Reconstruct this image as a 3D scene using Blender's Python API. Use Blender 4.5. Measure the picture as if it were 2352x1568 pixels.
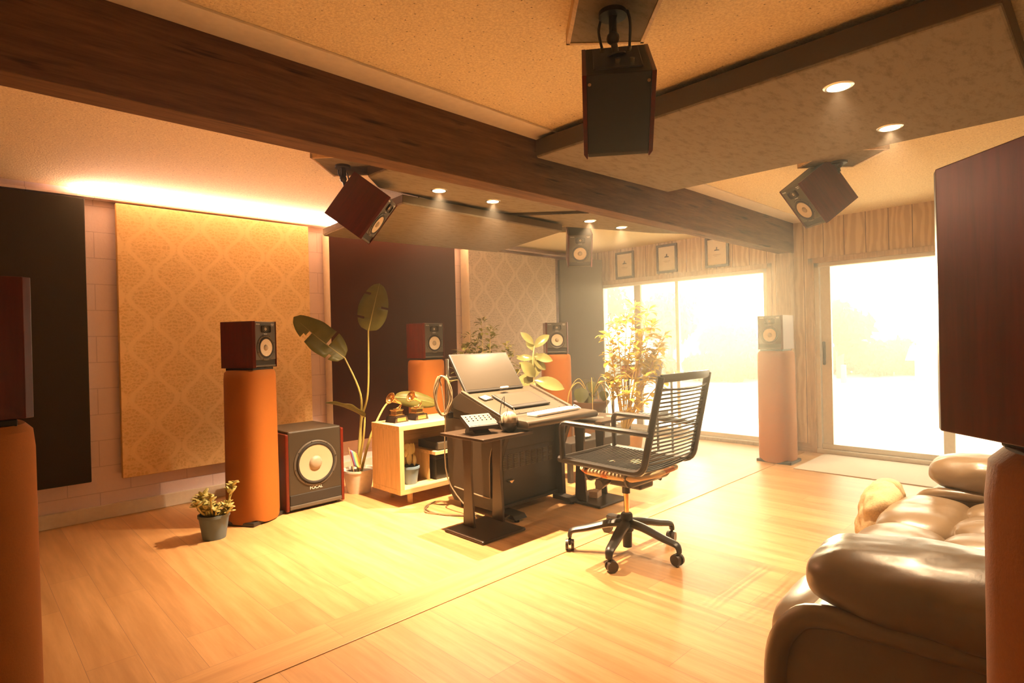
import bpy, bmesh, math, random
from mathutils import Vector, Matrix, Euler, noise
random.seed(7)
for o in list(bpy.data.objects): bpy.data.objects.remove(o, do_unlink=True)
SC = bpy.context.scene; COL = SC.collection
PI = math.pi
# ------------------------------------------------------------------ camera, world, sun, exposure
EXPOSURE = 0.2
cam_d = bpy.data.cameras.new('camera'); CAM = bpy.data.objects.new('camera', cam_d); COL.objects.link(CAM)
cam_d.sensor_width = 36.0; cam_d.lens = 36.0*1327/2352; cam_d.clip_start = 0.03; cam_d.clip_end = 400
CR = Vector((0.7172584, -0.69639699, -0.0239086)); CU = Vector((0.01946411, -0.01427467, 0.99970865)); CF = Vector((0.69653539, 0.71751478, -0.00331612))
m = Matrix((CR, CU, -CF)).transposed().to_4x4(); m.translation = Vector((0, 0, 1.3)); CAM.matrix_world = m
SC.camera = CAM
SC.view_settings.view_transform = 'Standard'; SC.view_settings.look = 'None'; SC.view_settings.gamma = 1.0
SC.view_settings.use_curve_mapping = False; SC.view_settings.exposure = EXPOSURE
W = bpy.data.worlds.new('sky'); SC.world = W; W.use_nodes = True
wn = W.node_tree.nodes; wn.clear()
bg = wn.new('ShaderNodeBackground'); wo = wn.new('ShaderNodeOutputWorld')
bg.inputs[0].default_value = (1.0, 0.81, 0.54, 1); bg.inputs[1].default_value = 9.0
W.node_tree.links.new(bg.outputs[0], wo.inputs[0])
def light(kind, name, loc, energy, color, parent=None, **kw):
    d = bpy.data.lights.new(name, kind); d.energy = energy; d.color = color
    for k, v in kw.items(): setattr(d, k, v)
    o = bpy.data.objects.new(name, d); COL.objects.link(o); o.location = loc; o.parent = parent
    return o
SUN = light('SUN', 'sun', (20, 10, 5), 3.0, (1.0, 0.78, 0.45), angle=math.radians(4))
SUN.rotation_euler = Vector((0.890, 0.448, 0.062)).to_track_quat('Z', 'Y').to_euler()
WARM = (1.0, 0.67, 0.38)
SPOT_W = 980.0; LED_W = 120.0; NEAR_W = 200.0; HAZE = 0.012

# ------------------------------------------------------------------ helpers
MATS = {}
class NT:
    def __init__(s, name):
        s.m = bpy.data.materials.new(name); s.m.use_nodes = True; s.t = s.m.node_tree; s.t.nodes.clear()
        s.out = s.n('ShaderNodeOutputMaterial'); s.b = s.n('ShaderNodeBsdfPrincipled'); s.l(s.b.outputs[0], s.out.inputs[0])
    def n(s, k, **kw):
        x = s.t.nodes.new(k)
        for a, v in kw.items(): setattr(x, a, v)
        return x
    def l(s, a, b): s.t.links.new(a, b)
    def coord(s, scale=(1, 1, 1), rot=(0, 0, 0), loc=(0, 0, 0)):
        c = s.n('ShaderNodeTexCoord'); p = s.n('ShaderNodeMapping')
        p.inputs[1].default_value = loc; p.inputs[2].default_value = rot; p.inputs[3].default_value = scale
        s.l(c.outputs['Object'], p.inputs[0]); return p.outputs[0]
    def noise(s, v, scale, detail=4, rough=.55):
        x = s.n('ShaderNodeTexNoise'); x.inputs['Scale'].default_value = scale; x.inputs['Detail'].default_value = detail
        x.inputs['Roughness'].default_value = rough; s.l(v, x.inputs['Vector']); return x.outputs[0]
    def ramp(s, f, stops):
        r = s.n('ShaderNodeValToRGB'); e = r.color_ramp.elements
        while len(e) < len(stops): e.new(.5)
        for i, (p, c) in enumerate(stops): e[i].position = p; e[i].color = (*c, 1)
        s.l(f, r.inputs[0]); return r.outputs[0]
    def mix(s, f, a, b, kind='MIX'):
        x = s.n('ShaderNodeMix', data_type='RGBA', blend_type=kind)
        for sock, v in ((x.inputs[0], f), (x.inputs[6], a), (x.inputs[7], b)):
            if isinstance(v, (int, float)): sock.default_value = v
            elif isinstance(v, tuple): sock.default_value = (*v, 1)
            else: s.l(v, sock)
        return x.outputs[2]
    def math(s, op, a, b=None, c=None):
        x = s.n('ShaderNodeMath', operation=op)
        for i, v in enumerate((a, b, c)):
            if v is None: continue
            if isinstance(v, (int, float)): x.inputs[i].default_value = v
            else: s.l(v, x.inputs[i])
        return x.outputs[0]
    def bump(s, h, strength=.3, dist=.01):
        x = s.n('ShaderNodeBump'); x.inputs['Strength'].default_value = strength; x.inputs['Distance'].default_value = dist
        s.l(h, x.inputs['Height']); s.l(x.outputs[0], s.b.inputs['Normal'])
    def set(s, base=None, rough=None, metal=None, spec=None, **kw):
        I = s.b.inputs
        if base is not None:
            if isinstance(base, tuple): I['Base Color'].default_value = (*base, 1)
            else: s.l(base, I['Base Color'])
        if rough is not None:
            if isinstance(rough, (int, float)): I['Roughness'].default_value = rough
            else: s.l(rough, I['Roughness'])
        if metal is not None: I['Metallic'].default_value = metal
        if spec is not None: I['Specular IOR Level'].default_value = spec
        for k, v in kw.items(): I[k.replace('_', ' ')].default_value = v
        return s
def mat_plain(name, col, rough=.5, metal=0, nscale=30, namt=.12, bump=0, **kw):
    if name in MATS: return MATS[name]
    a = NT(name); v = a.coord(); f = a.noise(v, nscale)
    c = a.mix(f, tuple(x*(1-namt) for x in col), tuple(min(1, x*(1+namt)) for x in col))
    a.set(c, rough, metal, **kw)
    if bump: a.bump(f, bump, .002)
    MATS[name] = a.m; return a.m
def mat_wood(name, c1, c2, axis='X', scale=1.0, rough=.5, bump=.1, knots=0.0):
    if name in MATS: return MATS[name]
    a = NT(name); sc = {'X': (1.2, 14, 14), 'Y': (14, 1.2, 14), 'Z': (14, 14, 1.2)}[axis]
    v = a.coord(tuple(x*scale for x in sc)); f = a.noise(v, 1.6, 8, .65); g = a.noise(v, 6, 6, .6)
    c = a.mix(a.ramp(f, [(.3, (0, 0, 0)), (.7, (1, 1, 1))]), c1, c2)
    c = a.mix(a.ramp(g, [(.45, (0, 0, 0)), (.8, (.6, .6, .6))]), c, tuple(x*.5 for x in c1))
    if knots:
        k = a.noise(a.coord(tuple(x*.35*scale for x in sc)), 5, 3); c = a.mix(a.ramp(k, [(.62, (0, 0, 0)), (.7, (knots,)*3)]), c, tuple(x*.2 for x in c1))
    a.set(c, rough); a.bump(g, bump, .004); MATS[name] = a.m; return a.m
def mat_emit(name, col, strength):
    if name in MATS: return MATS[name]
    a = NT(name); a.set((.8, .8, .8), .4); a.b.inputs['Emission Color'].default_value = (*col, 1); a.b.inputs['Emission Strength'].default_value = strength
    MATS[name] = a.m; return a.m

class B:
    """collects shapes in one bmesh, build() links them as one mesh object"""
    def __init__(s, mat=None): s.bm = bmesh.new(); s.M = mat or Matrix()
    def _x(s, vs, M=None):
        T = s.M @ M if M is not None else s.M
        for v in vs: v.co = T @ v.co
    def box(s, x0, x1, y0, y1, z0, z1, bevel=0, M=None, seg=2):
        r = bmesh.ops.create_cube(s.bm, size=1); vs = r['verts']
        for v in vs: v.co = Vector(((x0+x1)/2+v.co.x*(x1-x0), (y0+y1)/2+v.co.y*(y1-y0), (z0+z1)/2+v.co.z*(z1-z0)))
        if bevel:
            es = list({e for v in vs for e in v.link_edges})
            g = bmesh.ops.bevel(s.bm, geom=es, offset=bevel, segments=seg, affect='EDGES', profile=.5); vs = list({v for f in g['faces'] for v in f.verts} | {v for v in vs if v.is_valid})
            seen = set(vs); st = list(vs)
            while st:
                v = st.pop()
                for e in v.link_edges:
                    w = e.other_vert(v)
                    if w not in seen: seen.add(w); st.append(w)
            vs = list(seen)
        s._x(vs, M); return s
    def cyl(s, p0, p1, r0, r1=None, n=20, cap=True):
        r1 = r0 if r1 is None else r1; p0 = Vector(p0); p1 = Vector(p1); d = (p1-p0)
        q = d.to_track_quat('Z', 'Y').to_matrix().to_4x4()
        r = bmesh.ops.create_cone(s.bm, cap_ends=cap, segments=n, radius1=r0, radius2=max(r1, 1e-5), depth=d.length)
        s._x(r['verts'], Matrix.Translation((p0+p1)/2) @ q); return s
    def sphere(s, c, r, sub=2, sc=(1, 1, 1), rot=None):
        g = bmesh.ops.create_icosphere(s.bm, subdivisions=sub, radius=r)
        M = Matrix.Translation(c) @ (rot.to_4x4() if rot else Matrix()) @ Matrix.Diagonal((*sc, 1)); s._x(g['verts'], M); return s
    def lathe(s, prof, n=32, M=None, close=False):
        rings = []; vs = []
        for (r, z) in prof:
            ring = [s.bm.verts.new((r*math.cos(2*PI*i/n), r*math.sin(2*PI*i/n), z)) for i in range(n)] if r > 1e-6 else [s.bm.verts.new((0, 0, z))]
            rings.append(ring); vs += ring
        for a, b in zip(rings, rings[1:]):
            for i in range(n):
                j = (i+1) % n
                if len(a) == 1 and len(b) == 1: continue
                if len(a) == 1: f = (a[0], b[j], b[i])
                elif len(b) == 1: f = (a[i], a[j], b[0])
                else: f = (a[i], a[j], b[j], b[i])
                s.bm.faces.new(f)
        s._x(vs, M); return s
    def prism(s, poly, h0, h1, axis='Z', M=None, bevel=0):
        """polygon extruded along axis; poly coords are the two other axes in order (XY, XZ->axis Y, YZ->axis X)"""
        def P(a, b, h): return {'Z': (a, b, h), 'Y': (a, h, b), 'X': (h, a, b)}[axis]
        lo = [s.bm.verts.new(P(a, b, h0)) for a, b in poly]; hi = [s.bm.verts.new(P(a, b, h1)) for a, b in poly]
        n = len(poly); fs = [s.bm.faces.new(lo[::-1]), s.bm.faces.new(hi)]
        for i in range(n): fs.append(s.bm.faces.new((lo[i], lo[(i+1) % n], hi[(i+1) % n], hi[i])))
        vs = lo+hi
        if bevel:
            es = list({e for f in fs for e in f.edges})
            g = bmesh.ops.bevel(s.bm, geom=es, offset=bevel, segments=2, affect='EDGES', profile=.5)
            vs = list({v for f in g['faces'] for v in f.verts} | {v for v in vs if v.is_valid})
        s._x(vs, M); return s
    def tube(s, pts, r, n=8, closed=False, smooth=0, flat=None, cap=True):
        pts = [Vector(p) for p in pts]
        if smooth: pts = spline(pts, smooth, closed)
        rad = r if isinstance(r, (list, tuple)) else [r]*len(pts)
        if len(rad) != len(pts): rad = [rad[min(len(rad)-1, int(i*len(rad)/len(pts)))] if False else rad[0]+(rad[-1]-rad[0])*i/(len(pts)-1) for i in range(len(pts))]
        N = len(pts); T = []
        for i in range(N):
            a = pts[i-1] if (i > 0 or closed) else pts[i]; b = pts[(i+1) % N] if (i < N-1 or closed) else pts[i]
            T.append((b-a).normalized() if (b-a).length > 1e-9 else Vector((0, 0, 1)))
        up = Vector((0, 0, 1)) if abs(T[0].z) < .9 else Vector((1, 0, 0))
        u = (up-T[0]*up.dot(T[0])).normalized(); rings = []; vs = []
        for i in range(N):
            u = (u-T[i]*u.dot(T[i]))
            u = u.normalized() if u.length > 1e-6 else T[i].orthogonal().normalized()
            w = T[i].cross(u); ring = []
            for k in range(n):
                a = 2*PI*(k+.5)/n; fx, fy = flat if flat else (1, 1)
                ring.append(s.bm.verts.new(pts[i]+(u*math.cos(a)*fx+w*math.sin(a)*fy)*rad[i]))
            rings.append(ring); vs += ring
        for i in range(N if closed else N-1):
            a = rings[i]; b = rings[(i+1) % N]
            for k in range(n): s.bm.faces.new((a[k], a[(k+1) % n], b[(k+1) % n], b[k]))
        if cap and not closed: s.bm.faces.new(rings[0][::-1]); s.bm.faces.new(rings[-1])
        s._x(vs); return s
    def leaf(s, base, d, L, Wd, up=(0, 0, 1), droop=.3, fold=.25, nseg=8, shape=1.0, wave=0.0, blunt=.75, tear=None):
        base = Vector(base); d = Vector(d).normalized(); up = Vector(up); side = d.cross(up)
        if side.length < .05: side = d.orthogonal()
        side.normalize(); up = side.cross(d).normalized(); rows = []; vs = []
        p = base.copy(); dirv = d.copy()
        for i in range(nseg+1):
            t = i/nseg; w = Wd*.5*(math.sin(PI*min(1, t**shape))**blunt if 0 < t < 1 else 0.02)
            nrm = side.cross(dirv).normalized(); e = nrm*(fold*w)
            if wave: e = e+nrm*wave*math.sin(t*17)*w
            row = [s.bm.verts.new(p-side*w+e), s.bm.verts.new(p-side*w*.5+e*.35), s.bm.verts.new(p), s.bm.verts.new(p+side*w*.5+e*.35), s.bm.verts.new(p+side*w+e)]
            rows.append(row); vs += row
            p = p+dirv*(L/nseg); dirv = (Matrix.Rotation(-droop/nseg*2, 3, side) @ dirv).normalized()
        for i, (a, b) in enumerate(zip(rows, rows[1:])):
            for k in range(4):
                if tear and i in tear and k in tear[i]: continue
                s.bm.faces.new((a[k], a[k+1], b[k+1], b[k]))
        s._x(vs); return s
    def split(s, name, mat, parent=None, smooth=False, **kw):
        """every loose piece becomes an object of its own"""
        left = set(s.bm.verts); out = []
        while left:
            st = [next(iter(left))]; isl = {st[0]}
            while st:
                for e in st.pop().link_edges:
                    for w in e.verts:
                        if w not in isl: isl.add(w); st.append(w)
            left -= isl; ids = {v: i for i, v in enumerate(isl)}
            n = B(); vs = [n.bm.verts.new(v.co) for v in isl]
            for f in {f for v in isl for f in v.link_faces}: n.bm.faces.new([vs[ids[v]] for v in f.verts])
            out.append((min(v.co.x+v.co.y*.01+v.co.z*.001 for v in isl), len(out), n))
        s.bm.free(); return [n.build(name, mat, parent, smooth, **kw) for _, _, n in sorted(out, key=lambda q: q[:2])]
    def build(s, name, mat, parent=None, smooth=False, kind=None, sub=0, solid=0):
        bmesh.ops.recalc_face_normals(s.bm, faces=s.bm.faces[:])
        me = bpy.data.meshes.new(name); s.bm.to_mesh(me); s.bm.free()
        me.materials.append(mat)
        if smooth:
            for p in me.polygons: p.use_smooth = True
            try: me.set_sharp_from_angle(angle=math.radians(38))
            except Exception: pass
        o = bpy.data.objects.new(name, me); COL.objects.link(o)
        if parent: o.parent = parent
        if kind: o['kind'] = kind
        if sub: md = o.modifiers.new('s', 'SUBSURF'); md.levels = sub; md.render_levels = sub
        if solid: md = o.modifiers.new('t', 'SOLIDIFY'); md.thickness = solid; md.offset = 0
        return o
def spline(pts, k, closed=False):
    out = []; N = len(pts); g = lambda i: pts[i % N] if closed else pts[max(0, min(N-1, i))]
    for i in range(N if closed else N-1):
        p0, p1, p2, p3 = g(i-1), g(i), g(i+1), g(i+2)
        for j in range(k):
            t = j/k; out.append(.5*((2*p1)+(p2-p0)*t+(2*p0-5*p1+4*p2-p3)*t*t+(3*p1-p0-3*p2+p3)*t**3))
    if not closed: out.append(pts[-1].copy())
    return out
def thing(name, label, cat, loc=(0, 0, 0), rz=0, group=None):
    o = bpy.data.objects.new(name, None); COL.objects.link(o); o.location = loc; o.rotation_euler = (0, 0, rz)
    o.empty_display_size = .1; o['label'] = label; o['category'] = cat
    if group: o['group'] = group
    return o
def tag(o, label, cat, group=None, kind=None):
    o['label'] = label; o['category'] = cat
    if group: o['group'] = group
    if kind: o['kind'] = kind
    return o
def kids(o): return [c for c in bpy.data.objects if c.parent == o]
def dup(root, loc=None, rz=None, label=None):
    r = root.copy(); COL.objects.link(r)
    if loc is not None: r.location = loc
    if rz is not None: r.rotation_euler = (0, 0, rz)
    if label: r['label'] = label
    def rec(src, dst):
        for ch in kids(src):
            c = ch.copy(); COL.objects.link(c); c.parent = dst; rec(ch, c)
    rec(root, r); return r
def struct(b, name, mat, **kw): return b.build(name, mat, kind='structure', **kw)
def text_mesh(txt, size, mat, name, parent, M, depth=.0006):
    cu = bpy.data.curves.new(name, 'FONT'); cu.body = txt; cu.size = size; cu.extrude = depth; cu.align_x = 'CENTER'; cu.align_y = 'CENTER'
    t = bpy.data.objects.new('tmp', cu); COL.objects.link(t); dg = bpy.context.evaluated_depsgraph_get()
    me = bpy.data.meshes.new_from_object(t.evaluated_get(dg)); bpy.data.objects.remove(t, do_unlink=True)
    me.transform(M); me.materials.clear(); me.materials.append(mat)
    o = bpy.data.objects.new(name, me); COL.objects.link(o); o.parent = parent; return o

# ------------------------------------------------------------------ materials
def m_floor(name, along='Y'):
    a = NT(name); rot = (0, 0, PI/2) if along == 'Y' else (0, 0, 0)
    v = a.coord(rot=rot); br = a.n('ShaderNodeTexBrick'); a.l(v, br.inputs['Vector'])
    br.inputs['Scale'].default_value = 1; br.inputs['Brick Width'].default_value = 1.22; br.inputs['Row Height'].default_value = .182
    br.inputs['Mortar Size'].default_value = .0011; br.inputs['Mortar Smooth'].default_value = .4; br.offset = .37
    br.inputs['Color1'].default_value = (0, 0, 0, 1); br.inputs['Color2'].default_value = (1, 1, 1, 1); br.inputs['Mortar'].default_value = (.3, .3, .3, 1)
    sc = (16, 1.1, 1) if along == 'Y' else (1.1, 16, 1)
    g = a.noise(a.coord(sc), 1.6, 9, .68); g2 = a.noise(a.coord(tuple(x*.5 for x in sc)), 1.1, 4)
    c = a.mix(a.ramp(g, [(.32, (0, 0, 0)), (.7, (1, 1, 1))]), (.46, .255, .10), (.66, .39, .175))
    c = a.mix(a.ramp(g2, [(.42, (.0, .0, .0)), (.7, (.55, .55, .55))]), c, (.38, .19, .065))
    c = a.mix(.10, c, br.outputs[0], 'OVERLAY')
    c = a.mix(br.outputs['Fac'], c, (.25, .15, .08))
    a.set(c, a.ramp(g, [(.3, (.36,)*3), (.8, (.48,)*3)]), spec=.5); a.bump(g, .08, .002); return a.m
M_FLOOR = m_floor('vinyl_planks'); M_STRIP = m_floor('vinyl_strip', 'X')
def m_ceiling():
    a = NT('popcorn_ceiling'); v = a.coord(); n1 = a.noise(v, 90, 5, .7); n2 = a.noise(v, 24, 3)
    s = a.n('ShaderNodeTexVoronoi'); s.inputs['Scale'].default_value = 26; a.l(v, s.inputs['Vector'])
    c = a.mix(a.ramp(n1, [(.35, (0, 0, 0)), (.62, (1, 1, 1))]), (.74, .60, .37), (.96, .82, .54))
    c = a.mix(a.ramp(s.outputs['Distance'], [(.06, (.8,)*3), (.12, (0, 0, 0))]), c, (.2, .14, .08))
    a.set(c, .95, spec=.1); a.bump(n1, .8, .006); return a.m
M_CEIL = m_ceiling()
def m_block():
    a = NT('painted_block'); v = a.coord(rot=(PI/2, 0, 0)); br = a.n('ShaderNodeTexBrick'); a.l(v, br.inputs['Vector'])
    br.inputs['Scale'].default_value = 1; br.inputs['Brick Width'].default_value = .40; br.inputs['Row Height'].default_value = .2; br.inputs['Mortar Size'].default_value = .003
    n1 = a.noise(a.coord(), 60, 4)
    c = a.mix(n1, (.84, .70, .72), (.92, .77, .78)); c = a.mix(a.math('MULTIPLY', br.outputs['Fac'], .5), c, (.5, .38, .42))
    a.set(c, .8, spec=.2)
    h = a.math('SUBTRACT', a.math('MULTIPLY', n1, .25), br.outputs['Fac']); a.bump(h, .6, .006); return a.m
M_BLOCK = m_block()
def m_damask(name, ground, figure):
    a = NT(name); c = a.n('ShaderNodeTexCoord'); sp = a.n('ShaderNodeSeparateXYZ'); a.l(c.outputs['Object'], sp.inputs[0])
    nz = a.noise(c.outputs['Object'], 14, 4); dx = a.math('MULTIPLY', a.math('SUBTRACT', nz, .5), .07)
    u = a.math('ADD', a.math('DIVIDE', sp.outputs[0], .36), dx); v = a.math('DIVIDE', sp.outputs[2], .40)
    cv = a.math('COSINE', a.math('MULTIPLY', v, 2*PI)); bnd = a.math('MULTIPLY_ADD', cv, .19, .25)
    fu = a.math('ABSOLUTE', a.math('SUBTRACT', a.math('FRACT', a.math('ADD', u, .5)), .5))
    d = a.math('ABSOLUTE', a.math('SUBTRACT', fu, bnd))
    band = a.ramp(d, [(.035, (1, 1, 1)), (.075, (0, 0, 0))])
    # small scroll figure inside each medallion
    vo = a.n('ShaderNodeTexVoronoi', feature='DISTANCE_TO_EDGE'); vo.inputs['Scale'].default_value = 30; a.l(c.outputs['Object'], vo.inputs['Vector'])
    w = a.n('ShaderNodeTexWave', wave_type='RINGS'); w.inputs['Scale'].default_value = 11; w.inputs['Distortion'].default_value = 9; w.inputs['Detail'].default_value = 3; w.inputs['Detail Scale'].default_value = 2.2
    a.l(c.outputs['Object'], w.inputs['Vector'])
    fig = a.math('MULTIPLY', a.ramp(vo.outputs['Distance'], [(.03, (.3,)*3), (.16, (1, 1, 1))]), a.ramp(w.outputs['Fac'], [(.25, (.35,)*3), (.6, (1, 1, 1))]))
    f = a.math('MULTIPLY', fig, a.math('SUBTRACT', 1, band)); fine = a.noise(c.outputs['Object'], 160, 2)
    col = a.mix(f, ground, figure); col = a.mix(a.math('MULTIPLY', fine, .3), col, tuple(x*.7 for x in ground))
    a.set(col, .75, spec=.25); a.bump(f, .15, .002); return a.m
M_DAM1 = m_damask('gold_damask', (.95, .68, .34), (.76, .50, .20))
M_DAM2 = m_damask('grey_damask', (.66, .55, .45), (.47, .38, .30))
def m_felt():
    a = NT('speckled_felt'); v = a.coord((1, 2.6, 1)); n1 = a.noise(v, 9, 8, .72); n2 = a.noise(a.coord(), 120, 3)
    c = a.mix(a.ramp(n1, [(.3, (1, 1, 1)), (.52, (0, 0, 0))]), (.24, .20, .145), (.13, .10, .06)); c = a.mix(a.math('MULTIPLY', n2, .35), c, (.30, .265, .20))
    a.set(c, .95, spec=.1); a.bump(n2, .3, .003); return a.m
M_FELT = m_felt()
M_BEAM = mat_wood('rough_sawn_beam', (.10, .045, .018), (.22, .11, .045), 'X', 1.0, .8, .6, .9)
M_PANELWALL = None
def m_panel():
    a = NT('grooved_wood_panelling'); c = a.n('ShaderNodeTexCoord'); sp = a.n('ShaderNodeSeparateXYZ'); a.l(c.outputs['Object'], sp.inputs[0])
    v = a.coord((1, 9, 1.2)); g = a.noise(v, 2.2, 8, .7); w = a.n('ShaderNodeTexWave', wave_type='BANDS', bands_direction='Y'); w.inputs['Scale'].default_value = 5; w.inputs['Distortion'].default_value = 9; w.inputs['Detail'].default_value = 3
    a.l(a.coord((1, 1, .35)), w.inputs['Vector'])
    col = a.mix(a.ramp(w.outputs['Fac'], [(.3, (0, 0, 0)), (.8, (1, 1, 1))]), (.60, .44, .28), (.80, .64, .45)); col = a.mix(a.math('MULTIPLY', g, .5), col, (.75, .6, .42))  # tan wood, its colour lightened to stand in for lens flare
    fr = a.math('FRACT', a.math('DIVIDE', sp.outputs[1], .2)); gr = a.ramp(a.math('ABSOLUTE', a.math('SUBTRACT', fr, .5)), [(.012, (1, 1, 1)), (.022, (0, 0, 0))])
    col = a.mix(a.math('MULTIPLY', gr, .85), col, (.12, .07, .04)); a.set(col, .6); a.bump(a.math('SUBTRACT', 1, gr), .5, .004); return a.m
M_PANELWALL = m_panel()
M_WHITE = mat_plain('cream_paint', (.82, .74, .62), .6, bump=.1)
M_DARKFAB = mat_plain('charcoal_fabric', (.03, .024, .014), .95, nscale=180, namt=.4, bump=.4)
M_REDFAB = mat_plain('maroon_fabric', (.055, .012, .004), .95, nscale=200, namt=.35, bump=.4)
M_BLUEFAB = mat_plain('blue_grey_fabric', (.20, .20, .19), .95, nscale=200, namt=.2, bump=.4)
M_CANVAS = mat_plain('cream_canvas_edge', (.85, .74, .58), .8)
M_ORANGE = mat_plain('orange_stretch_fabric', (.34, .105, .006), .8, nscale=260, namt=.15, bump=.3)
M_REDWOOD = mat_wood('red_veneer', (.08, .006, .002), (.15, .014, .004), 'Z', 1.2, .3, .02)
M_BAFFLE = mat_plain('grey_baffle', (.085, .072, .055), .45, nscale=200, bump=.1)
M_CAB = mat_plain('black_cabinet', (.02, .019, .016), .5, nscale=150, bump=.15)
M_CONE = mat_plain('flax_cone', (.62, .52, .37), .45, nscale=60, namt=.15)
M_RUB = mat_plain('black_rubber', (.018, .016, .014), .6)
M_CHROME = mat_plain('brushed_metal', (.7, .68, .62), .25, 1.0)
M_MARK = mat_plain('white_marking', (.85, .83, .78), .5)
M_BLACK = mat_plain('black_plastic', (.022, .02, .018), .4)
M_BLKMET = mat_plain('black_powder_coat', (.028, .024, .02), .38, nscale=90)
M_OAK = mat_wood('oak_laminate', (.55, .36, .15), (.74, .53, .27), 'Z', .8, .45, .03)
M_OAKX = mat_wood('oak_laminate_x', (.55, .36, .15), (.74, .53, .27), 'X', .8, .45, .03)
M_GOLD = mat_plain('gold_plate', (.95, .62, .28), .18, 1.0, namt=.03)
M_ALU = mat_plain('white_aluminium', (.72, .68, .60), .4, .2)
def m_glass():
    a = NT('window_glass'); t = a.n('ShaderNodeBsdfTransparent'); g = a.n('ShaderNodeBsdfGlossy'); g.inputs['Roughness'].default_value = .02
    lw = a.n('ShaderNodeLayerWeight'); lw.inputs[0].default_value = .12; mx = a.n('ShaderNodeMixShader'); a.t.nodes.remove(a.b)
    t.inputs[0].default_value = (.95, .95, .93, 1)
    a.l(a.math('MULTIPLY', lw.outputs['Fresnel'], .5), mx.inputs[0]); a.l(t.outputs[0], mx.inputs[1]); a.l(g.outputs[0], mx.inputs[2]); a.l(mx.outputs[0], a.out.inputs[0]); return a.m
M_GLASS = m_glass()
def m_leaf(name, c1, c2, rough=.4, trans=.35):
    a = NT(name); f = a.noise(a.coord(), 12, 3); col = a.mix(f, c1, c2); a.set(col, rough)
    tr = a.n('ShaderNodeBsdfTranslucent'); a.l(col, tr.inputs[0]); mx = a.n('ShaderNodeMixShader'); mx.inputs[0].default_value = trans
    a.l(a.b.outputs[0], mx.inputs[1]); a.l(tr.outputs[0], mx.inputs[2]); a.l(mx.outputs[0], a.out.inputs[0]); return a.m
M_LF_DK = m_leaf('dark_leaf', (.05, .06, .012), (.11, .11, .03), .3)
M_LF_OL = m_leaf('olive_leaf', (.11, .11, .02), (.20, .18, .04), .45)
M_LF_YL = m_leaf('yellow_leaf', (.55, .42, .06), (.75, .60, .12), .45, .45)
M_LF_SUC = m_leaf('succulent_leaf', (.38, .34, .10), (.58, .52, .2), .35, .15)
M_STEM = mat_plain('green_stem', (.36, .30, .08), .5)
M_WOODSTEM = mat_plain('woody_stem', (.45, .33, .14), .7)
M_SOIL = mat_plain('potting_soil', (.04, .025, .015), .95, nscale=90, namt=.5, bump=.8)
M_BLUEPOT = mat_plain('slate_blue_plastic', (.11, .15, .17), .45)
M_WHITEPOT = mat_plain('glazed_white_ceramic', (.8, .74, .64), .25)
M_TERRA = mat_plain('terracotta', (.48, .2, .08), .75)
def m_leather():
    a = NT('taupe_leather'); v = a.coord(); n1 = a.noise(v, 150, 4); n2 = a.noise(a.coord((1, 1.6, 1)), 9, 5, .6)
    c = a.mix(n2, (.20, .135, .075), (.24, .165, .095)); a.set(c, .36, spec=.8, Coat_Weight=.35, Coat_Roughness=.22)
    h = a.math('ADD', a.math('MULTIPLY', n1, .05), n2); a.bump(h, .12, .012); return a.m
M_LEATHER = m_leather()

# ================================================================== ROOM
XW, YL, XB, YR, ZC = 6.71, 5.40, -2.6, -2.5, 2.52
b = B(); b.box(XB-.12, XW+.12, YR-.12, YL+.12, -.1, 0); struct(b, 'floor', M_FLOOR)
b = B(); b.box(XB, XW-.07, 2.31, 2.55, 0, .004, .0015); struct(b, 'trim_1', M_STRIP)
b = B(); b.box(XB-.12, XW+.12, YR-.12, YL+.12, ZC, ZC+.1); struct(b, 'ceiling', M_CEIL)
b = B(); b.box(XB-.12, XW+.12, YL, YL+.12, 0, ZC); struct(b, 'wall_left', M_BLOCK)
M_PLAST = mat_plain('tan_plaster', (.8, .66, .48), .85, bump=.2)
b = B(); b.box(XB-.12, XB, YR, YL, 0, ZC); struct(b, 'wall_back', M_PLAST)
b = B(); b.box(XB-.12, XW+.12, YR-.12, YR, 0, ZC); struct(b, 'wall_right', M_PLAST)
b = B()
for y0, y1, z0, z1 in ((YR, YL, 2.045, ZC), (5.06, YL, 0, 2.045), (2.20, 2.70, 0, 2.045), (YR, .12, 0, 2.045), (YR, YL, -.1, .028)):
    b.box(XW, XW+.12, y0, y1, z0, z1)
struct(b, 'wall_far', M_PANELWALL)
b = B(); b.box(XB, XW, YL-.028, YL, 0, .105, .004); struct(b, 'baseboard_left', M_WHITE)
b = B()
for y0, y1 in ((5.08, YL-.03), (2.24, 2.66)): b.box(XW-.015, XW, y0, y1, 0, .09, .003)
struct(b, 'baseboard_far', mat_wood('stained_base', (.42, .27, .14), (.62, .45, .28), 'Y', 1, .6))
# crown bead beside the beam on the ceiling, and the lit cove ledge on the block wall
b = B(); b.box(XB, XW, 2.24, 2.40, ZC-.012, ZC, .002); struct(b, 'trim_2', M_WHITE)
b = B(); b.box(XB, XW, YL-.085, YL, 2.445, 2.462, .002); struct(b, 'trim_3', M_BLOCK)
M_BEAMP = mat_wood('rough_sawn_post', (.45, .32, .20), (.62, .47, .32), 'Z', 1.0, .8, .5, .7)  # pale post colour has the lens flare at this end painted in
b = B(); b.box(XB, XW, 2.40, 2.54, 2.18, ZC, .004); struct(b, 'ceiling_beam', M_BEAM)
b = B(); b.box(6.59, XW, 2.40, 2.56, 0, 2.18, .006); struct(b, 'beam_post', M_BEAMP)

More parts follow.
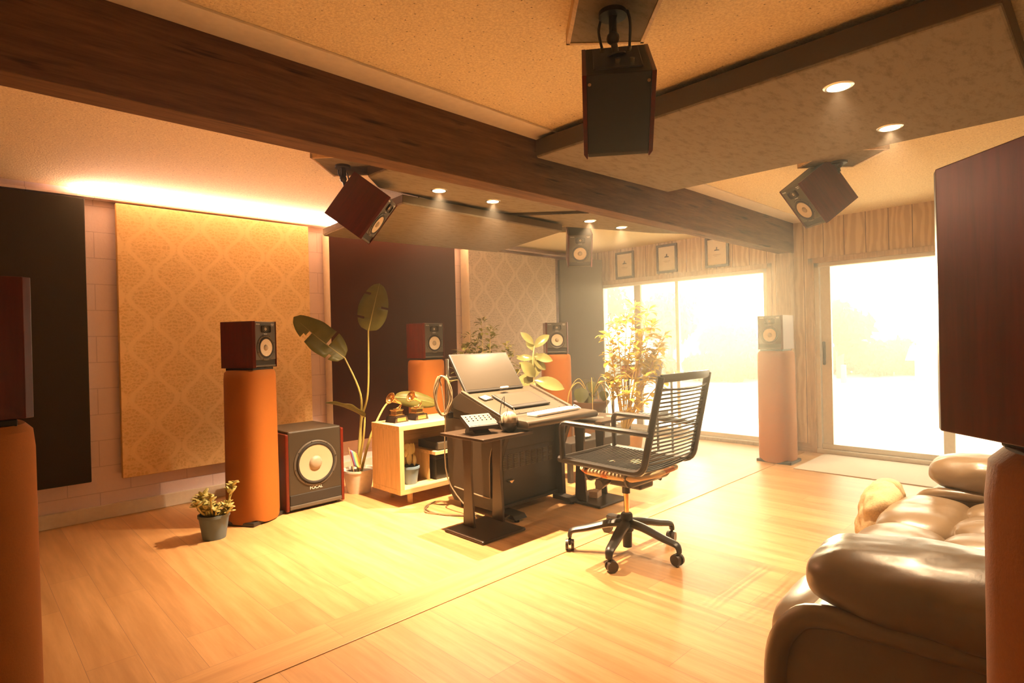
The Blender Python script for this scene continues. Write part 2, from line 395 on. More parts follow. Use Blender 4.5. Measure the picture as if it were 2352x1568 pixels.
def glazing(name, y0, y1, stiles, doorpull):
    r = bpy.data.objects.new(name, None); COL.objects.link(r); r.location = (XW, (y0+y1)/2, 0); r['kind'] = 'structure'
    r.empty_display_size = .1
    cy = (y0+y1)/2
    f = B()   # outer trim on the room side
    t = .055
    f.box(-.018, 0, y0-cy-t, y0-cy, 0, 2.045+t, .004); f.box(-.018, 0, y1-cy, y1-cy+t, 0, 2.045+t, .004); f.box(-.018, 0, y0-cy-t, y1-cy+t, 2.045, 2.045+t, .004)
    f.build('casing', mat_wood('casing_wood', (.50, .36, .23), (.68, .52, .36), 'Z', 1, .55), r)
    f = B()
    f.box(.0, .10, y0-cy, y0-cy+.045, .03, 2.045, .004); f.box(.0, .10, y1-cy-.045, y1-cy, .03, 2.045, .004)
    f.box(.0, .10, y0-cy, y1-cy, 2.0, 2.045, .004); f.box(-.02, .12, y0-cy, y1-cy, .0, .045, .004); f.box(.02, .09, y0-cy, y1-cy, .045, .10, .004)
    f.build('aluminium_frame', M_ALU, r)
    for sy, w, mt in stiles:
        f = B(); f.box(.03, .075, sy-cy-w/2, sy-cy+w/2, .09, 2.005, .004); f.build('stile', mt, r)
    g = B(); g.box(.048, .054, y0-cy+.04, y1-cy-.04, .10, 2.005); g.build('glass_pane', M_GLASS, r)
    for py in doorpull:
        f = B(); f.box(-.03, .0, py-cy-.014, py-cy+.014, .95, 1.2, .008); f.build('pull_handle', M_BLACK, r)
    return r
M_STILE = mat_plain('dark_stile', (.30, .25, .19), .5)
glazing('window_1', 2.70, 5.06, [(4.47, .10, M_STILE), (3.87, .045, M_ALU)], [])
glazing('door_1', .12, 2.20, [(2.10, .10, M_ALU), (1.05, .09, M_ALU)], [2.11])

# ================================================================== OUTSIDE
def m_ground():
    a = NT('pale_gravel'); v = a.coord(); n1 = a.noise(v, 3, 8, .7); n2 = a.noise(v, .35, 4)
    c = a.mix(n1, (.40, .34, .27), (.52, .46, .38)); c = a.mix(a.ramp(n2, [(.5, (0, 0, 0)), (.75, (.6,)*3)]), c, (.42, .36, .26)); a.set(c, .95); a.bump(n1, .6, .03); return a.m
b = B(); b.box(-60, 140, -110, 110, -.3, -.13); struct(b, 'ground', m_ground())
b = B(); b.box(6.83, 9.1, -4, 8, -.13, -.03, .01); struct(b, 'patio_slab', mat_plain('concrete', (.82, .78, .7), .85, nscale=8))
M_BUSH = m_leaf('green_bush_leaf', (.035, .045, .02), (.075, .08, .04), .7); M_BUSH2 = m_leaf('dry_bush_leaf', (.06, .05, .028), (.11, .09, .05), .7)
M_BARK = mat_plain('grey_bark', (.30, .24, .18), .9, bump=.5)
def clump(n, rad, leaf, seed, blobs):
    rnd = random.Random(seed); b = B()
    for i in range(n):
        c, r = blobs[rnd.randrange(len(blobs))]
        d = Vector((rnd.gauss(0, 1), rnd.gauss(0, 1), rnd.gauss(0, 1))).normalized()*(rnd.random()**.4)*r
        p = Vector(c)+Vector((d.x, d.y, d.z*.8)); s = leaf*(.6+.8*rnd.random())
        q = Euler((rnd.random()*6, rnd.random()*6, rnd.random()*6)).to_matrix()
        vs = [b.bm.verts.new(p+q @ Vector(v)*s) for v in ((-.5, 0, 0), (0, -.28, 0), (.6, 0, .05), (0, .28, 0))]
        b.bm.faces.new(vs)
    return b
def bush(name, label, loc, w, h, seed, mt, stemh=0, group='shrubs beyond the gravel yard'):
    t = thing(name, label, 'bush' if not stemh else 'tree', loc, group=group); rnd = random.Random(seed)
    bl = [((rnd.uniform(-w, w)*.45, rnd.uniform(-w, w)*.3, stemh+rnd.uniform(.2, .7)*h), rnd.uniform(.3, .5)*min(w, h)) for _ in range(9)]
    clump(int(2600), 1, .20 if not stemh else .26, seed, bl).build('foliage', mt, t)
    s = B()
    for k in range(6):
        c, r = bl[k]; s.tube([(0, 0, -.05), (c[0]*.35, c[1]*.35, (stemh+c[2])*.4), c], [.09 if stemh else .04, .012], 6, smooth=3)
    s.build('trunk' if stemh else 'stems', M_BARK, t, smooth=True); return t
# placed along the yard edge, about 20 m out
bush('hedge_tree', 'tall green tree beyond the yard at the left end of the wide window', (16.8, 13.0, -.13), 2.2, 3.4, 1, M_BUSH, 1.0, 'trees beyond the gravel yard')
bush('hedge_tree', 'second green tree beyond the yard, right of the tallest one', (17.9, 10.6, -.13), 1.9, 2.6, 2, M_BUSH, .8, 'trees beyond the gravel yard')
bush('hedge_tree', 'low spreading tree beyond the yard under the sun glare', (19.9, 9.5, -.13), 1.7, 1.3, 3, M_BUSH2, .6, 'trees beyond the gravel yard')
bush('hedge_tree', 'dry pale tree beyond the yard at the left side of the glass door', (19.6, 5.75, -.13), 1.3, 1.6, 4, M_BUSH2, .8, 'trees beyond the gravel yard')
for i, (x, y, w, h, lab) in enumerate([
    (16.3, 12.0, 1.1, .9, 'green bush at the far left foot of the trees outside'), (16.0, 9.9, 1.2, .8, 'green bush outside behind the yellow-leaved plant'),
    (16.6, 8.7, 1.1, .8, 'bush outside just left of the chair back'), (17.2, 7.9, 1.2, 1.0, 'bush outside right above the chair back'),
    (18.9, 7.7, 1.3, 1.1, 'bush outside just left of the dark pillar by the window'), (17.6, 6.5, 1.1, 1.0, 'bush outside hidden partly by the window pillar'),
    (21.8, 6.2, 1.3, 1.0, 'bush outside at the foot of the dry tree seen in the door'), (21.2, 5.0, 1.3, 1.15, 'bush outside in the middle of the glass door'),
    (22.4, 4.15, 1.2, 1.05, 'bush outside left of the white shed'), (25.5, 11.0, 5.0, 1.4, 'long bush outside far behind the sun-lit yard')]):
    bush('bush', lab, (x, y, -.13), w, h, 20+i, M_BUSH if i % 2 == 0 else M_BUSH2)
t = thing('shed', 'small white shed outside, seen at the right edge of the door glass', 'shed', (19.9, 3.25, -.13), .1)
b = B(); b.box(-.7, .7, -.55, .55, 0, .62, .01); b.build('wall', mat_plain('white_shed', (.82, .8, .76), .7), t)
b = B(); b.prism([(-.78, .58), (.78, .58), (.66, .98), (-.66, .98)], -.62, .62, 'X'); b.build('roof', mat_plain('shed_roof', (.7, .69, .66), .7), t)
t = thing('fence_post', 'short grey post outside beside the dry tree', 'post', (17.9, 5.15, -.13))
b = B(); b.box(-.06, .06, -.06, .06, -.05, .5, .01); b.build('post', mat_plain('weathered_post', (.35, .31, .26), .8), t)

# ================================================================== ACOUSTIC PANELS on the block wall
def panel(label, x0, x1, z0, z1, th, mt, edge, cat='acoustic panel', gap=0.0, y=YL-.021, group=None):
    t = thing('acoustic_panel', label, cat, ((x0+x1)/2, y, z0), group=group); w = (x1-x0)/2
    b = B(); b.box(-w, w, -th-gap, -gap, 0, z1-z0, .006); b.build('panel_body', edge, t)
    b = B(); b.box(-w+.003, w-.003, -th-gap-.004, -th-gap+.002, .003, z1-z0-.003, .002); b.build('fabric_face', mt, t)
    if gap: b = B(); b.box(-w+.1, w-.1, -gap, 0, .1, .16); b.box(-w+.1, w-.1, -gap, 0, z1-z0-.16, z1-z0-.1); b.split('wall_batten', M_OAK, t)
    return t
panel('dark charcoal fabric wall panel at the far left of the block wall', -.82, .735, .31, 2.43, .05, M_DARKFAB, M_DARKFAB, gap=.03)
panel('gold damask fabric wall panel behind the left speaker column', .93, 2.47, .30, 2.425, .045, M_DAM1, mat_plain('gold_edge', (.70, .42, .15), .8), gap=.03)
panel('dark maroon fabric wall panel behind the tall leafy plant', 2.645, 4.20, .33, 2.38, .135, M_REDFAB, M_CANVAS)
panel('pale grey damask fabric wall panel behind the bushy plant', 4.39, 5.93, .33, 2.39, .15, M_DAM2, M_CANVAS)
t = thing('corner_panel', 'blue-grey fabric panel standing diagonally across the window corner', 'acoustic panel', (6.33, 5.12, .0), math.atan2(-.31, .5))
b = B(); b.box(-.31, .31, -.05, .05, .34, 2.39, .008); b.build('fabric_face', M_BLUEFAB, t)
b = B(); b.box(-.31, -.25, -.03, .05, 0, .34); b.box(.25, .31, -.03, .05, 0, .34); b.split('foot', M_BLKMET, t)

# ================================================================== CEILING CLOUDS and downlights
M_EDGE = mat_plain('brown_edge_shade', (.10, .07, .04), .95, nscale=120)  # dark band puts the shade on the slab sides into the colour
def cloud(label, poly, z, th, tilt=None, lights=()):
    cx = sum(p[0] for p in poly)/len(poly); cy = sum(p[1] for p in poly)/len(poly)
    t = thing('ceiling_cloud', label, 'acoustic ceiling panel', (cx, cy, z))
    b = B(); b.prism([(x-cx, y-cy) for x, y in poly], 0, th, 'Z', bevel=.01); o = b.build('felt_slab', M_FELT, t)
    e = B(); ins = [((x-cx)*1.0+math.copysign(.002, x-cx), (y-cy)+math.copysign(.002, y-cy)) for x, y in poly]; e.prism(ins, .012, th-.002, 'Z', bevel=.003); e.build('edge_shade', M_EDGE, t)
    b = B()
    for i in range(len(poly)):
        x = (poly[i][0]-cx)*.72; y = (poly[i][1]-cy)*.72; b.cyl((x, y, th-.002), (x, y, ZC-z), .006, n=8)
    b.split('hanger', M_BLKMET, t); return t
LA = [(2.53, 3.32), (3.05, 3.32)]; LB = [(4.26, 3.32), (4.76, 3.32)]; LD = [(2.83, .81), (3.61, .79)]
cloud('grey felt ceiling panel behind the beam holding two glowing downlights', [(1.99, 2.62), (3.97, 2.62), (3.83, 3.13), (3.33, 3.67), (2.16, 3.53), (1.97, 3.34)], 2.38, .075, lights=LA)
cloud('grey felt ceiling panel behind the beam nearest the window wall', [(4.12, 2.62), (5.85, 2.62), (5.62, 3.13), (5.30, 3.31), (4.32, 3.64), (3.48, 3.69), (4.00, 3.13)], 2.38, .075, lights=LB)
cloud('large grey felt ceiling panel near the camera, right of the beam', [(2.55, .23), (3.96, .22), (3.89, 2.29), (2.53, 2.36)], 2.38, .11, lights=LD)
cloud('lowest grey felt ceiling panel, hanging before the maroon wall panel', [(2.34, 3.50), (4.10, 3.52), (4.46, 4.81), (2.47, 5.0)], 2.29, .07)
M_LENS = mat_emit('lamp_lens', (1.0, .72, .36), 60)
def downlight(x, y, z, label, power, tilt=(0, 0)):
    t = thing('downlight', label, 'downlight', (x, y, z), group='recessed ceiling downlights')
    b = B(); b.lathe([(.046, .004), (.046, -.004), (.058, -.003), (.062, .0), (.062, .004)], 32); b.build('trim_ring', M_CHROME, t, smooth=True)
    b = B(); b.lathe([(0, -.006), (.03, -.005), (.045, -.001), (.045, .004)], 28); b.build('lamp_lens', M_LENS, t, smooth=True)
    l = light('SPOT', 'lamp_beam', (0, 0, -.012), power, WARM, t, spot_size=math.radians(108), spot_blend=1.0, shadow_soft_size=.018)
    l.rotation_euler = (tilt[0], tilt[1], 0)
    return t
downlight(*LA[0], 2.38, 'brightest small downlight behind the beam, nearest the left hanging speaker', SPOT_W)
downlight(*LA[1], 2.38, 'second downlight from the left hanging speaker, behind the beam', SPOT_W)
downlight(*LB[0], 2.38, 'third downlight behind the beam, just above the far hanging speaker', SPOT_W*.4)
downlight(*LB[1], 2.38, 'small downlight behind the beam, nearest the window wall', SPOT_W*.25)
downlight(*LD[0], 2.38, 'large glaring downlight in the near ceiling panel', NEAR_W)
downlight(*LD[1], 2.38, 'smaller downlight in the near ceiling panel, towards the right', NEAR_W)
# LED strip in the cove
t = thing('led_strip', 'glowing pinkish light strip along the top of the block wall', 'light strip', (0, YL-.02, 2.465))
b = B(); b.box(.70, 4.3, -.056, -.044, 0, .006); b.build('led_tape', mat_emit('led_tape', (1, .55, .42), 22), t)
for x, ln in ((1.55, 1.6), (3.3, 1.9)):
    l = light('AREA', 'led_glow', (x, -.05, .010), LED_W*ln/1.6, (1.0, .60, .44), t, shape='RECTANGLE', size=ln, size_y=.012); l.rotation_euler = (PI+.25, 0, 0)

# ================================================================== SPEAKERS
def spk_parts(t, M=None):
    w, h, d = .125, .34, .29
    b = B(); b.box(-w+.014, w-.014, -d/2+.012, d/2, .004, h-.002, .004); b.build('cabinet', M_CAB, t)
    for s in (-1, 1):
        b = B(); x0, x1 = sorted((s*(w-.015), s*w))
        b.prism([(s*(w-.015), d/2), (s*w, d/2), (s*w, -d/2+.012), (s*(w-.011), -d/2-.005), (s*(w-.015), -d/2-.005)], 0, h, 'Z', bevel=.0015); b.build('side_panel', M_REDWOOD, t)
    b = B(); b.box(-w+.016, w-.016, -d/2, -d/2+.014, .056, h-.003, .004); b.box(-w+.016, w-.016, -d/2, -d/2+.014, .004, .018, .003); bf = b.build('baffle', M_BAFFLE, t)
    b = B(); b.box(-w+.016, w-.016, -d/2+.006, -d/2+.013, .017, .058); b.build('bass_port', M_RUB, t)
    R = Matrix.Translation((0, -d/2, .145)) @ Matrix.Rotation(PI/2, 4, 'X')
    b = B(); b.lathe([(.094, -.002), (.096, .004), (.088, .007), (.080, .004), (.078, -.002)], 40, R); wf = b.build('woofer_ring', M_BAFFLE, t, smooth=True)
    b = B(); b.lathe([(.080, .003), (.075, .009), (.068, .008), (.063, .004), (.062, .001)], 40, R); b.build('surround', M_RUB, wf, smooth=True)
    b = B(); b.lathe([(.064, .006), (.045, .003), (.020, .0008)], 40, R); b.build('cone', M_CONE, wf, smooth=True)
    b = B(); b.lathe([(.023, .001), (.020, .006), (.012, .010), (0, .0115)], 28, R); b.build('dust_cap', M_CONE2, wf, smooth=True)
    b = B()
    for k in range(8):
        a = k*PI/4+.39; b.cyl(R @ Vector((.090*math.cos(a), .090*math.sin(a), .003)), R @ Vector((.090*math.cos(a), .090*math.sin(a), .008)), .004, n=8)
    b.split('screw', M_RUB, wf)
    R2 = Matrix.Translation((0, -d/2, .282)) @ Matrix.Rotation(PI/2, 4, 'X')
    b = B(); b.box(-.048, .048, -.026, .026, -.001, .003, .012, R2, 3); tw = b.build('tweeter_plate', M_RUB, t)
    b = B(); b.lathe([(.026, .003), (.024, .006), (.019, .004), (.014, .001)], 28, R2); b.build('tweeter_ring', M_BAFFLE, tw, smooth=True)
    b = B(); b.lathe([(.014, .001), (.008, .005), (0, .001)], 20, R2); b.build('tweeter_dome', M_CONE, tw, smooth=True)
    RT = lambda x, z: Matrix.Translation((x, -d/2-.0005, z)) @ Matrix.Rotation(PI/2, 4, 'X')
    text_mesh('FOCAL', .013, M_MARK, 'maker_lettering', t, RT(-.078, .317))
    b = B(); b.box(.062, .094, -d/2-.0008, -d/2+.001, .318, .322); b.box(.066, .092, -d/2-.0008, -d/2+.001, .308, .311); b.box(-.018, .018, -d/2-.0008, -d/2+.001, .244, .2475); b.split('front_marking', M_MARK, t)
    # rear amplifier plate
    b = B(); b.box(-.085, .085, d/2-.002, d/2+.006, .05, .30, .003); am = b.build('amplifier_plate', M_BLACK, t)
    b = B()
    for x, z in ((-.05, .25), (0, .25), (.05, .25), (-.05, .1), (.0, .1)): b.cyl((x, d/2+.004, z), (x, d/2+.02, z), .009, n=12)
    b.split('connector', M_CHROME, am)
    b = B()
    for x in (-.1, .1): b.cyl((x, d/2-.03, .005), (x, d/2-.03, -.001), .006, n=10)
    b.split('threaded_insert', M_CHROME, t)
M_CONE2 = mat_plain('dust_cap_fibre', (.36, .30, .21), .5)
def xform(front, loc, up=Vector((0, 0, 1))):
    f = Vector(front).normalized(); x = (-f).cross(up).normalized(); y = -f; z = x.cross(y)
    m = Matrix((x, y, z)).transposed().to_4x4(); m.translation = Vector(loc); return m
SPK = thing('studio_monitor', 'x', 'speaker', group='two-way studio speakers'); spk_parts(SPK); first = [True]
def speaker(label, loc, front):
    if first[0]: o = SPK; first[0] = False
    else: o = dup(SPK)
    o['label'] = label; o.matrix_world = xform(front, loc); return o
# ---- columns they stand on
def column_parts(t):
    n = 48; rings = []
    def sec(z, s, drop=0):
        out = []
        for i in range(n):
            a = 2*PI*i/n; e = .55 if True else 1
            cx, cy = math.cos(a), math.sin(a)
            x = math.copysign(abs(cx)**.72, cx)*.170*s; y = math.copysign(abs(cy)**.80, cy)*.168*s
            out.append((x, y, z+drop*abs(math.sin(2*a))**3))
        return out
    b = B(); P = [(.010, .985, .03), (.06, 1.0, .01), (.3, 1.0, 0), (.7, .985, 0), (1.06, .975, 0), (1.105, .95, 0), (1.122, .86, 0), (1.124, .6, 0)]
    rs = [[b.bm.verts.new(p) for p in sec(*q)] for q in P]
    for A, C in zip(rs, rs[1:]):
        for i in range(n): b.bm.faces.new((A[i], A[(i+1) % n], C[(i+1) % n], C[i]))
    b.bm.faces.new(rs[0][::-1]); b.bm.faces.new(rs[-1])
    b.build('fabric_sleeve', M_ORANGE, t, smooth=True)
    b = B(); b.box(-.165, .175, -.14, .14, 0, .03, .006); b.build('base_plate', M_BLKMET, t)
    b = B(); b.box(-.11, .11, -.12, .12, 1.12, 1.138, .003); b.build('top_plate', M_BLKMET, t)
COLM = thing('speaker_column', 'x', 'speaker stand', group='fabric covered speaker columns'); column_parts(COLM); cfirst = [True]
def column(label, x, y, rz):
    global COLM
    if cfirst[0]: o = COLM; cfirst[0] = False
    else: o = dup(COLM)
    o['label'] = label; o.location = (x, y, 0); o.rotation_euler = (0, 0, rz); return o
def station(where, x, y, front):
    column('tall fabric covered speaker column '+where, x, y, math.atan2(-front[0], -front[1])*-1)
    return speaker('red-sided studio speaker on the column '+where, (x, y, 1.139), (front[0], front[1], 0))
station('in front of the gold damask panel', 1.60, 4.47, (.50, -.865))
station('in front of the maroon panel', 3.37, 4.70, (.0, -1))
station('beside the blue-grey corner panel', 4.92, 4.36, (-.66, -.75))
station('between the two window openings', 6.02, 2.35, (-1, .0))
station('at the left edge of the photo', -.015, 1.93, (.995, .06))
o = column('tall fabric covered speaker column at the right edge of the photo beside the sofa', .965, -.065, -.74); o.scale = (1, 1, 1.025)
speaker('large red-brown studio speaker at the right edge, nearest the camera', (.925, -.03, 1.168), (.67, .74, 0))
# ---- hung speakers with their ceiling mounts
def mount(label, bx, by, ang, hw, hl, px, py, pz, jx, jy, jz, cable=True):
    t = thing('ceiling_mount', label, 'speaker mount', (bx, by, 2.47), group='ceiling mounts of the hanging speakers')
    R = Matrix.Rotation(ang, 4, 'Z')
    b = B(); b.box(-hl+.014, hl-.014, -hw+.014, hw-.014, .004, .05, 0, R); b.build('board', M_FELT, t)
    b = B()
    for (x0, x1, y0, y1) in ((-hl, hl, -hw, -hw+.016), (-hl, hl, hw-.016, hw), (-hl, -hl+.016, -hw, hw), (hl-.016, hl, -hw, hw)): b.box(x0, x1, y0, y1, 0, .05, .002, R)
    b.split('wood_edging', M_OAKX, t)
    q = Vector((px-bx, py-by, 0)); j = Vector((jx-bx, jy-by, jz-2.47)); k = Vector((q.x, q.y, pz-2.47))
    b = B(); b.cyl(q+Vector((0, 0, .004)), q+Vector((0, 0, -.012)), .05, n=28); b.cyl(q, k, .014, n=16); b.sphere(k, .024); b.cyl(k, j, .012, n=12); b.cyl(j+(k-j).normalized()*.006, j, .035, n=20)
    b.build('pole', M_BLKMET, t, smooth=True)
    return t
def hung(label, clabel, mlabel, c, front, board, pole, back=False):
    """c: centre of the cabinet"""
    m = xform(front, (0, 0, 0)); R = m.to_3x3(); loc = Vector(c)-R @ Vector((0, 0, .17))
    o = speaker(label, loc, front)
    j = loc+R @ Vector((0, .147, .20))
    mount(mlabel, board[0], board[1], board[2], board[3], board[4], pole[0], pole[1], j.z+.06, j.x, j.y, j.z)
    b = B(); s1 = loc+R @ Vector((-.05, .165, .25)); s2 = loc+R @ Vector((-.05, .25, .27)); top = Vector((pole[0], pole[1], 2.44))
    b.tube([s1, s2, (s2+top)/2+Vector((.0, .0, .06)), top+Vector((-.015, 0, -.05)), top], .005, 8, smooth=6)
    b.tube([loc+R @ Vector((.05, .165, .25)), loc+R @ Vector((.06, .22, .29)), (loc+R @ Vector((.05, .2, .25))+top)/2+Vector((.01, .01, .08)), top+Vector((.015, 0, -.03))], .005, 8, smooth=6)
    tag(b.build('speaker_cable', M_BLACK, smooth=True), 'black cable loop behind the '+clabel, 'cable', 'cables of the hanging speakers')
AIM = Vector((3.2, 2.4, 0))
def aim(c, pitch):
    h = (AIM-Vector((c[0], c[1], 0))).normalized(); return (h.x*math.cos(pitch), h.y*math.cos(pitch), -math.sin(pitch))
r37 = math.radians(37)
fa = aim((1.8, 1.3), math.radians(50))
ridge = Vector((1.635, 1.134, 2.19)); Ra = xform(fa, (0, 0, 0)).to_3x3(); ca = ridge-Ra @ Vector((0, .145, 0))+Ra @ Vector((0, 0, .17))
hung('studio speaker hanging nearest the camera with its back turned', 'hanging speaker nearest the camera', 'square ceiling mount board of the hanging speaker nearest the camera', ca, fa, (1.76, 1.24, .80, .155, .20), (1.74, 1.23), True)
cb = (2.03, 3.53, 2.215)
hung('dark red studio speaker hanging at the left of the beam, aimed down right', 'dark red hanging speaker left of the beam', 'square ceiling mount board left of the beam lights', cb, aim(cb, r37), (1.93, 3.47, .75, .20, .21), (1.88, 3.50))
cc = (4.64, 3.76, 2.235)
hung('studio speaker hanging above the grey damask panel, facing the camera', 'far hanging speaker', 'ceiling mount board of the far hanging speaker', cc, aim(cc, math.radians(27)), (4.84, 3.98, .79, .17, .17), (4.84, 3.98))
cd = (4.453, 1.423, 2.280)
hung('studio speaker hanging right of the beam before the panelled wall, aimed down left', 'hanging speaker before the panelled wall', 'ceiling mount board of the hanging speaker by the door', cd, aim(cd, r37), (4.36, 1.24, .8, .2, .2), (4.42, 1.27))

# ---- subwoofer
t = thing('subwoofer', 'big black subwoofer with red side panels beside the speaker column', 'subwoofer', (2.06, 4.64, 0), .02)
w, h, d = .245, .63, .24
b = B(); b.box(-w+.022, w-.022, -d+.004, d, .03, h, .012); b.box(-w+.05, w-.05, -d+.05, d-.05, 0, .04); b.build('cabinet', mat_plain('sub_cabinet', (.035, .028, .019), .42, nscale=200, bump=.2), t)
for s in (-1, 1):
    x0, x1 = sorted((s*(w-.026), s*w)); b = B(); b.prism([(-d, .012), (d, .012), (d, h-.02), (-d, h-.02)], x0, x1, 'X', bevel=.008); b.build('side_panel', M_REDWOOD, t)
b = B(); b.box(-w+.03, w-.03, -d-.001, -d+.01, .055, .135, .004); b.build('bass_port', M_RUB, t)
b = B(); b.box(-w+.026, w-.026, -d-.004, -d+.02, .022, .056, .008); b.build('base_lip', M_BAFFLE, t)
R = Matrix.Translation((0, -d+.004, .36)) @ Matrix.Rotation(PI/2, 4, 'X')
b = B(); b.lathe([(.178, -.001), (.180, .006), (.170, .010), (.162, .006)], 56, R); rg = b.build('woofer_ring', M_BAFFLE, t, smooth=True)
b = B(); b.lathe([(.163, .006), (.156, .018), (.146, .016), (.140, .008), (.138, .002)], 56, R); b.build('surround', M_RUB, rg, smooth=True)
b = B(); b.lathe([(.141, .012), (.100, .006), (.050, .0015)], 56, R); b.build('cone', mat_plain('sub_cone', (.52, .44, .32), .3, .3, namt=.06), rg, smooth=True)
b = B(); b.lathe([(.054, .002), (.048, .014), (.03, .023), (0, .026)], 40, R); b.build('dust_cap', mat_plain('sub_cap', (.30, .25, .18), .5), rg, smooth=True)
b = B()
for k in range(8):
    a = k*PI/4+.2; b.cyl(R @ Vector((.171*math.cos(a), .171*math.sin(a), .006)), R @ Vector((.171*math.cos(a), .171*math.sin(a), .013)), .005, n=8)
b.split('screw', M_RUB, rg)
text_mesh('FOCAL', .034, M_MARK, 'maker_lettering', t, Matrix.Translation((0, -d-.0006+.004, .165)) @ Matrix.Rotation(PI/2, 4, 'X'))

# ================================================================== DESK AND WHAT STANDS ON IT
def at(x, y, z=0): return Matrix.Translation((-x, -y, -z))
M_DESK = mat_plain('desk_black_laminate', (.028, .02, .012), .5, nscale=120, bump=.1)
M_DESKP = mat_plain('desk_padded_vinyl', (.045, .031, .017), .42, nscale=160, bump=.2)
M_TRIM = mat_plain('grey_trim', (.30, .24, .16), .4)
ox, oy = 3.18, 3.3; t = thing('console_desk', 'black studio console desk with sloped top and padded front rest', 'desk', (ox, oy, 0))
prof = [(3.64, .80), (3.69, .72), (3.66, .12), (3.60, .05), (3.06, .045), (3.075, .42), (2.99, .62), (2.95, .70)]
for x in (2.82, 3.50):
    b = B(at(ox, oy)); b.prism(prof, x, x+.04, 'X', bevel=.004); b.build('side_panel', M_DESK, t)
b = B(at(ox, oy)); b.prism([(3.60, .70), (3.60, .16), (3.17, .14), (3.16, .44), (3.09, .58), (3.06, .67)], 2.812, 2.821, 'X', bevel=.003); b.build('side_inset', mat_plain('desk_side_inset', (.04, .025, .012), .6), t)
b = B(at(ox, oy)); b.tube([(2.81, 3.58, .16), (2.81, 3.20, .14), (2.81, 3.165, .18), (2.81, 3.155, .44), (2.81, 3.09, .58)], .005, 6, smooth=4); b.build('inset_bead', M_TRIM, t, smooth=True)
b = B(at(ox, oy)); b.box(2.86, 3.50, 3.13, 3.15, .06, .68); b.build('front_panel', M_BLACK, t)
b = B(at(ox, oy)); b.box(2.86, 3.50, 3.60, 3.62, .10, .74); b.build('back_panel', M_BLACK, t)
b = B(at(ox, oy)); b.box(2.86, 3.50, 3.10, 3.62, .06, .08); b.build('bottom_board', M_DESK, t)
b = B(at(ox, oy))
for r in range(9):
    for k in range(9):
        x = 2.90+k*.064; z = .335+r*.0125; b.box(x, x+.042, 3.124, 3.131, z, z+.005)
o = b.build('vent_slots', mat_plain('vent_metal', (.12, .095, .06), .4), t); o['kind'] = 'stuff'
for z0, x0, x1 in ((.56, 2.92, 3.06), (.565, 3.16, 3.30), (.50, 2.92, 3.30)):
    b = B(at(ox, oy)); b.box(x0, x1, 3.118, 3.13, z0, z0+.008, .002); b.build('drive_slot', mat_plain('slot_copper', (.30, .15, .06), .35, .6), t)
b = B(at(ox, oy)); b.box(2.90, 3.46, 3.112, 3.13, .48, .66, .004); b.build('rack_unit', M_BLKMET, t)
b = B(at(ox, oy)); b.prism([(2.95, .252), (3.0, .252), (2.975, .232)], 3.10, 3.13, 'Y'); b.build('power_badge', mat_plain('badge', (.55, .4, .22), .3, .7), t)
for x in (2.83, 3.44):
    b = B(at(ox, oy)); b.prism([(2.92, .02), (3.12, .02), (3.12, .055), (2.95, .05)], x, x+.12 if x < 3 else x+.03+.06, 'X', bevel=.005); f = b.build('foot', M_DESK, t)
    b = B(at(ox, oy)); b.cyl((x+.04, 2.95, .02), (x+.04, 2.95, 0), .018, n=16); b.cyl((x+.04, 3.55, .045), (x+.04, 3.55, 0), .018, n=16); b.split('glide', M_RUB, f if False else t)
# sloped console top (wedge) with raised sides
b = B(at(ox, oy)); b.prism([(2.985, .70), (2.995, .742), (3.46, .905), (3.60, .815), (3.62, .78)], 2.79, 3.57, 'X', bevel=.006); b.build('sloped_console', M_DESKP, t)
th = math.atan2(.163, .465); Rs = Matrix.Translation((0, 3.0, .7445)) @ Matrix.Rotation(th, 4, 'X')
for x in (2.79, 3.545):
    b = B(at(ox, oy)); b.box(x, x+.03, .0, .48, -.002, .016, .005, Rs); b.build('console_edge', M_DESKP, t)
b = B(at(ox, oy)); b.box(2.84, 3.52, .022, .03, -.001, .003, 0, Rs); b.build('console_seam', M_BLACK, t)
b = B(at(ox, oy))
for k in range(7): b.cyl(Rs @ Vector((3.532, .06+k*.06, .001)), Rs @ Vector((3.532, .06+k*.06, .006)), .0045, n=10)
for k in range(5): b.cyl(Rs @ Vector((2.86+k*.15, .045, .001)), Rs @ Vector((2.86+k*.15, .045, .005)), .0045, n=10)
b.split('console_screw', M_CHROME, t)
# padded armrest
b = B(at(ox, oy)); b.prism([(2.775, .685), (2.762, .70), (2.765, .722), (2.785, .737), (2.99, .742), (3.0, .70), (2.98, .682)], 2.82, 3.60, 'X', bevel=.008); b.build('padded_rest', M_DESKP, t, smooth=True)
# objects on the desk
t = thing('drawing_tablet', 'flat black tablet lying on the sloped desk top under the monitor', 'tablet', tuple(Rs @ Vector((3.20, .22, .006))))
t.rotation_euler = (th, 0, 0)
b = B(); b.box(-.21, .21, -.12, .13, 0, .014, .006); b.build('tablet_body', M_BLACK, t)
b = B(); b.box(-.19, .19, -.085, .118, .0135, .0155, .001); b.build('tablet_surface', mat_plain('tablet_face', (.05, .042, .032), .3), t)
t = thing('memo_stack', 'small stack of papers and cards on the sloped desk, left of the tablet', 'papers', tuple(Rs @ Vector((2.92, .33, .002)))); t.rotation_euler = (th, 0, .1)
b = B(); b.box(-.05, .05, -.035, .035, 0, .006); b.build('notebook', M_BLACK, t)
b = B(); b.box(-.045, .04, -.028, .03, .0062, .010, 0, Matrix.Rotation(.25, 4, 'Z')); b.build('card', mat_plain('paper', (.8, .72, .56), .7), t)
kx, ky = 3.27, 2.925
t = thing('keyboard', 'long white keyboard on the padded front rest of the desk', 'keyboard', (kx, ky, .7425), .075)
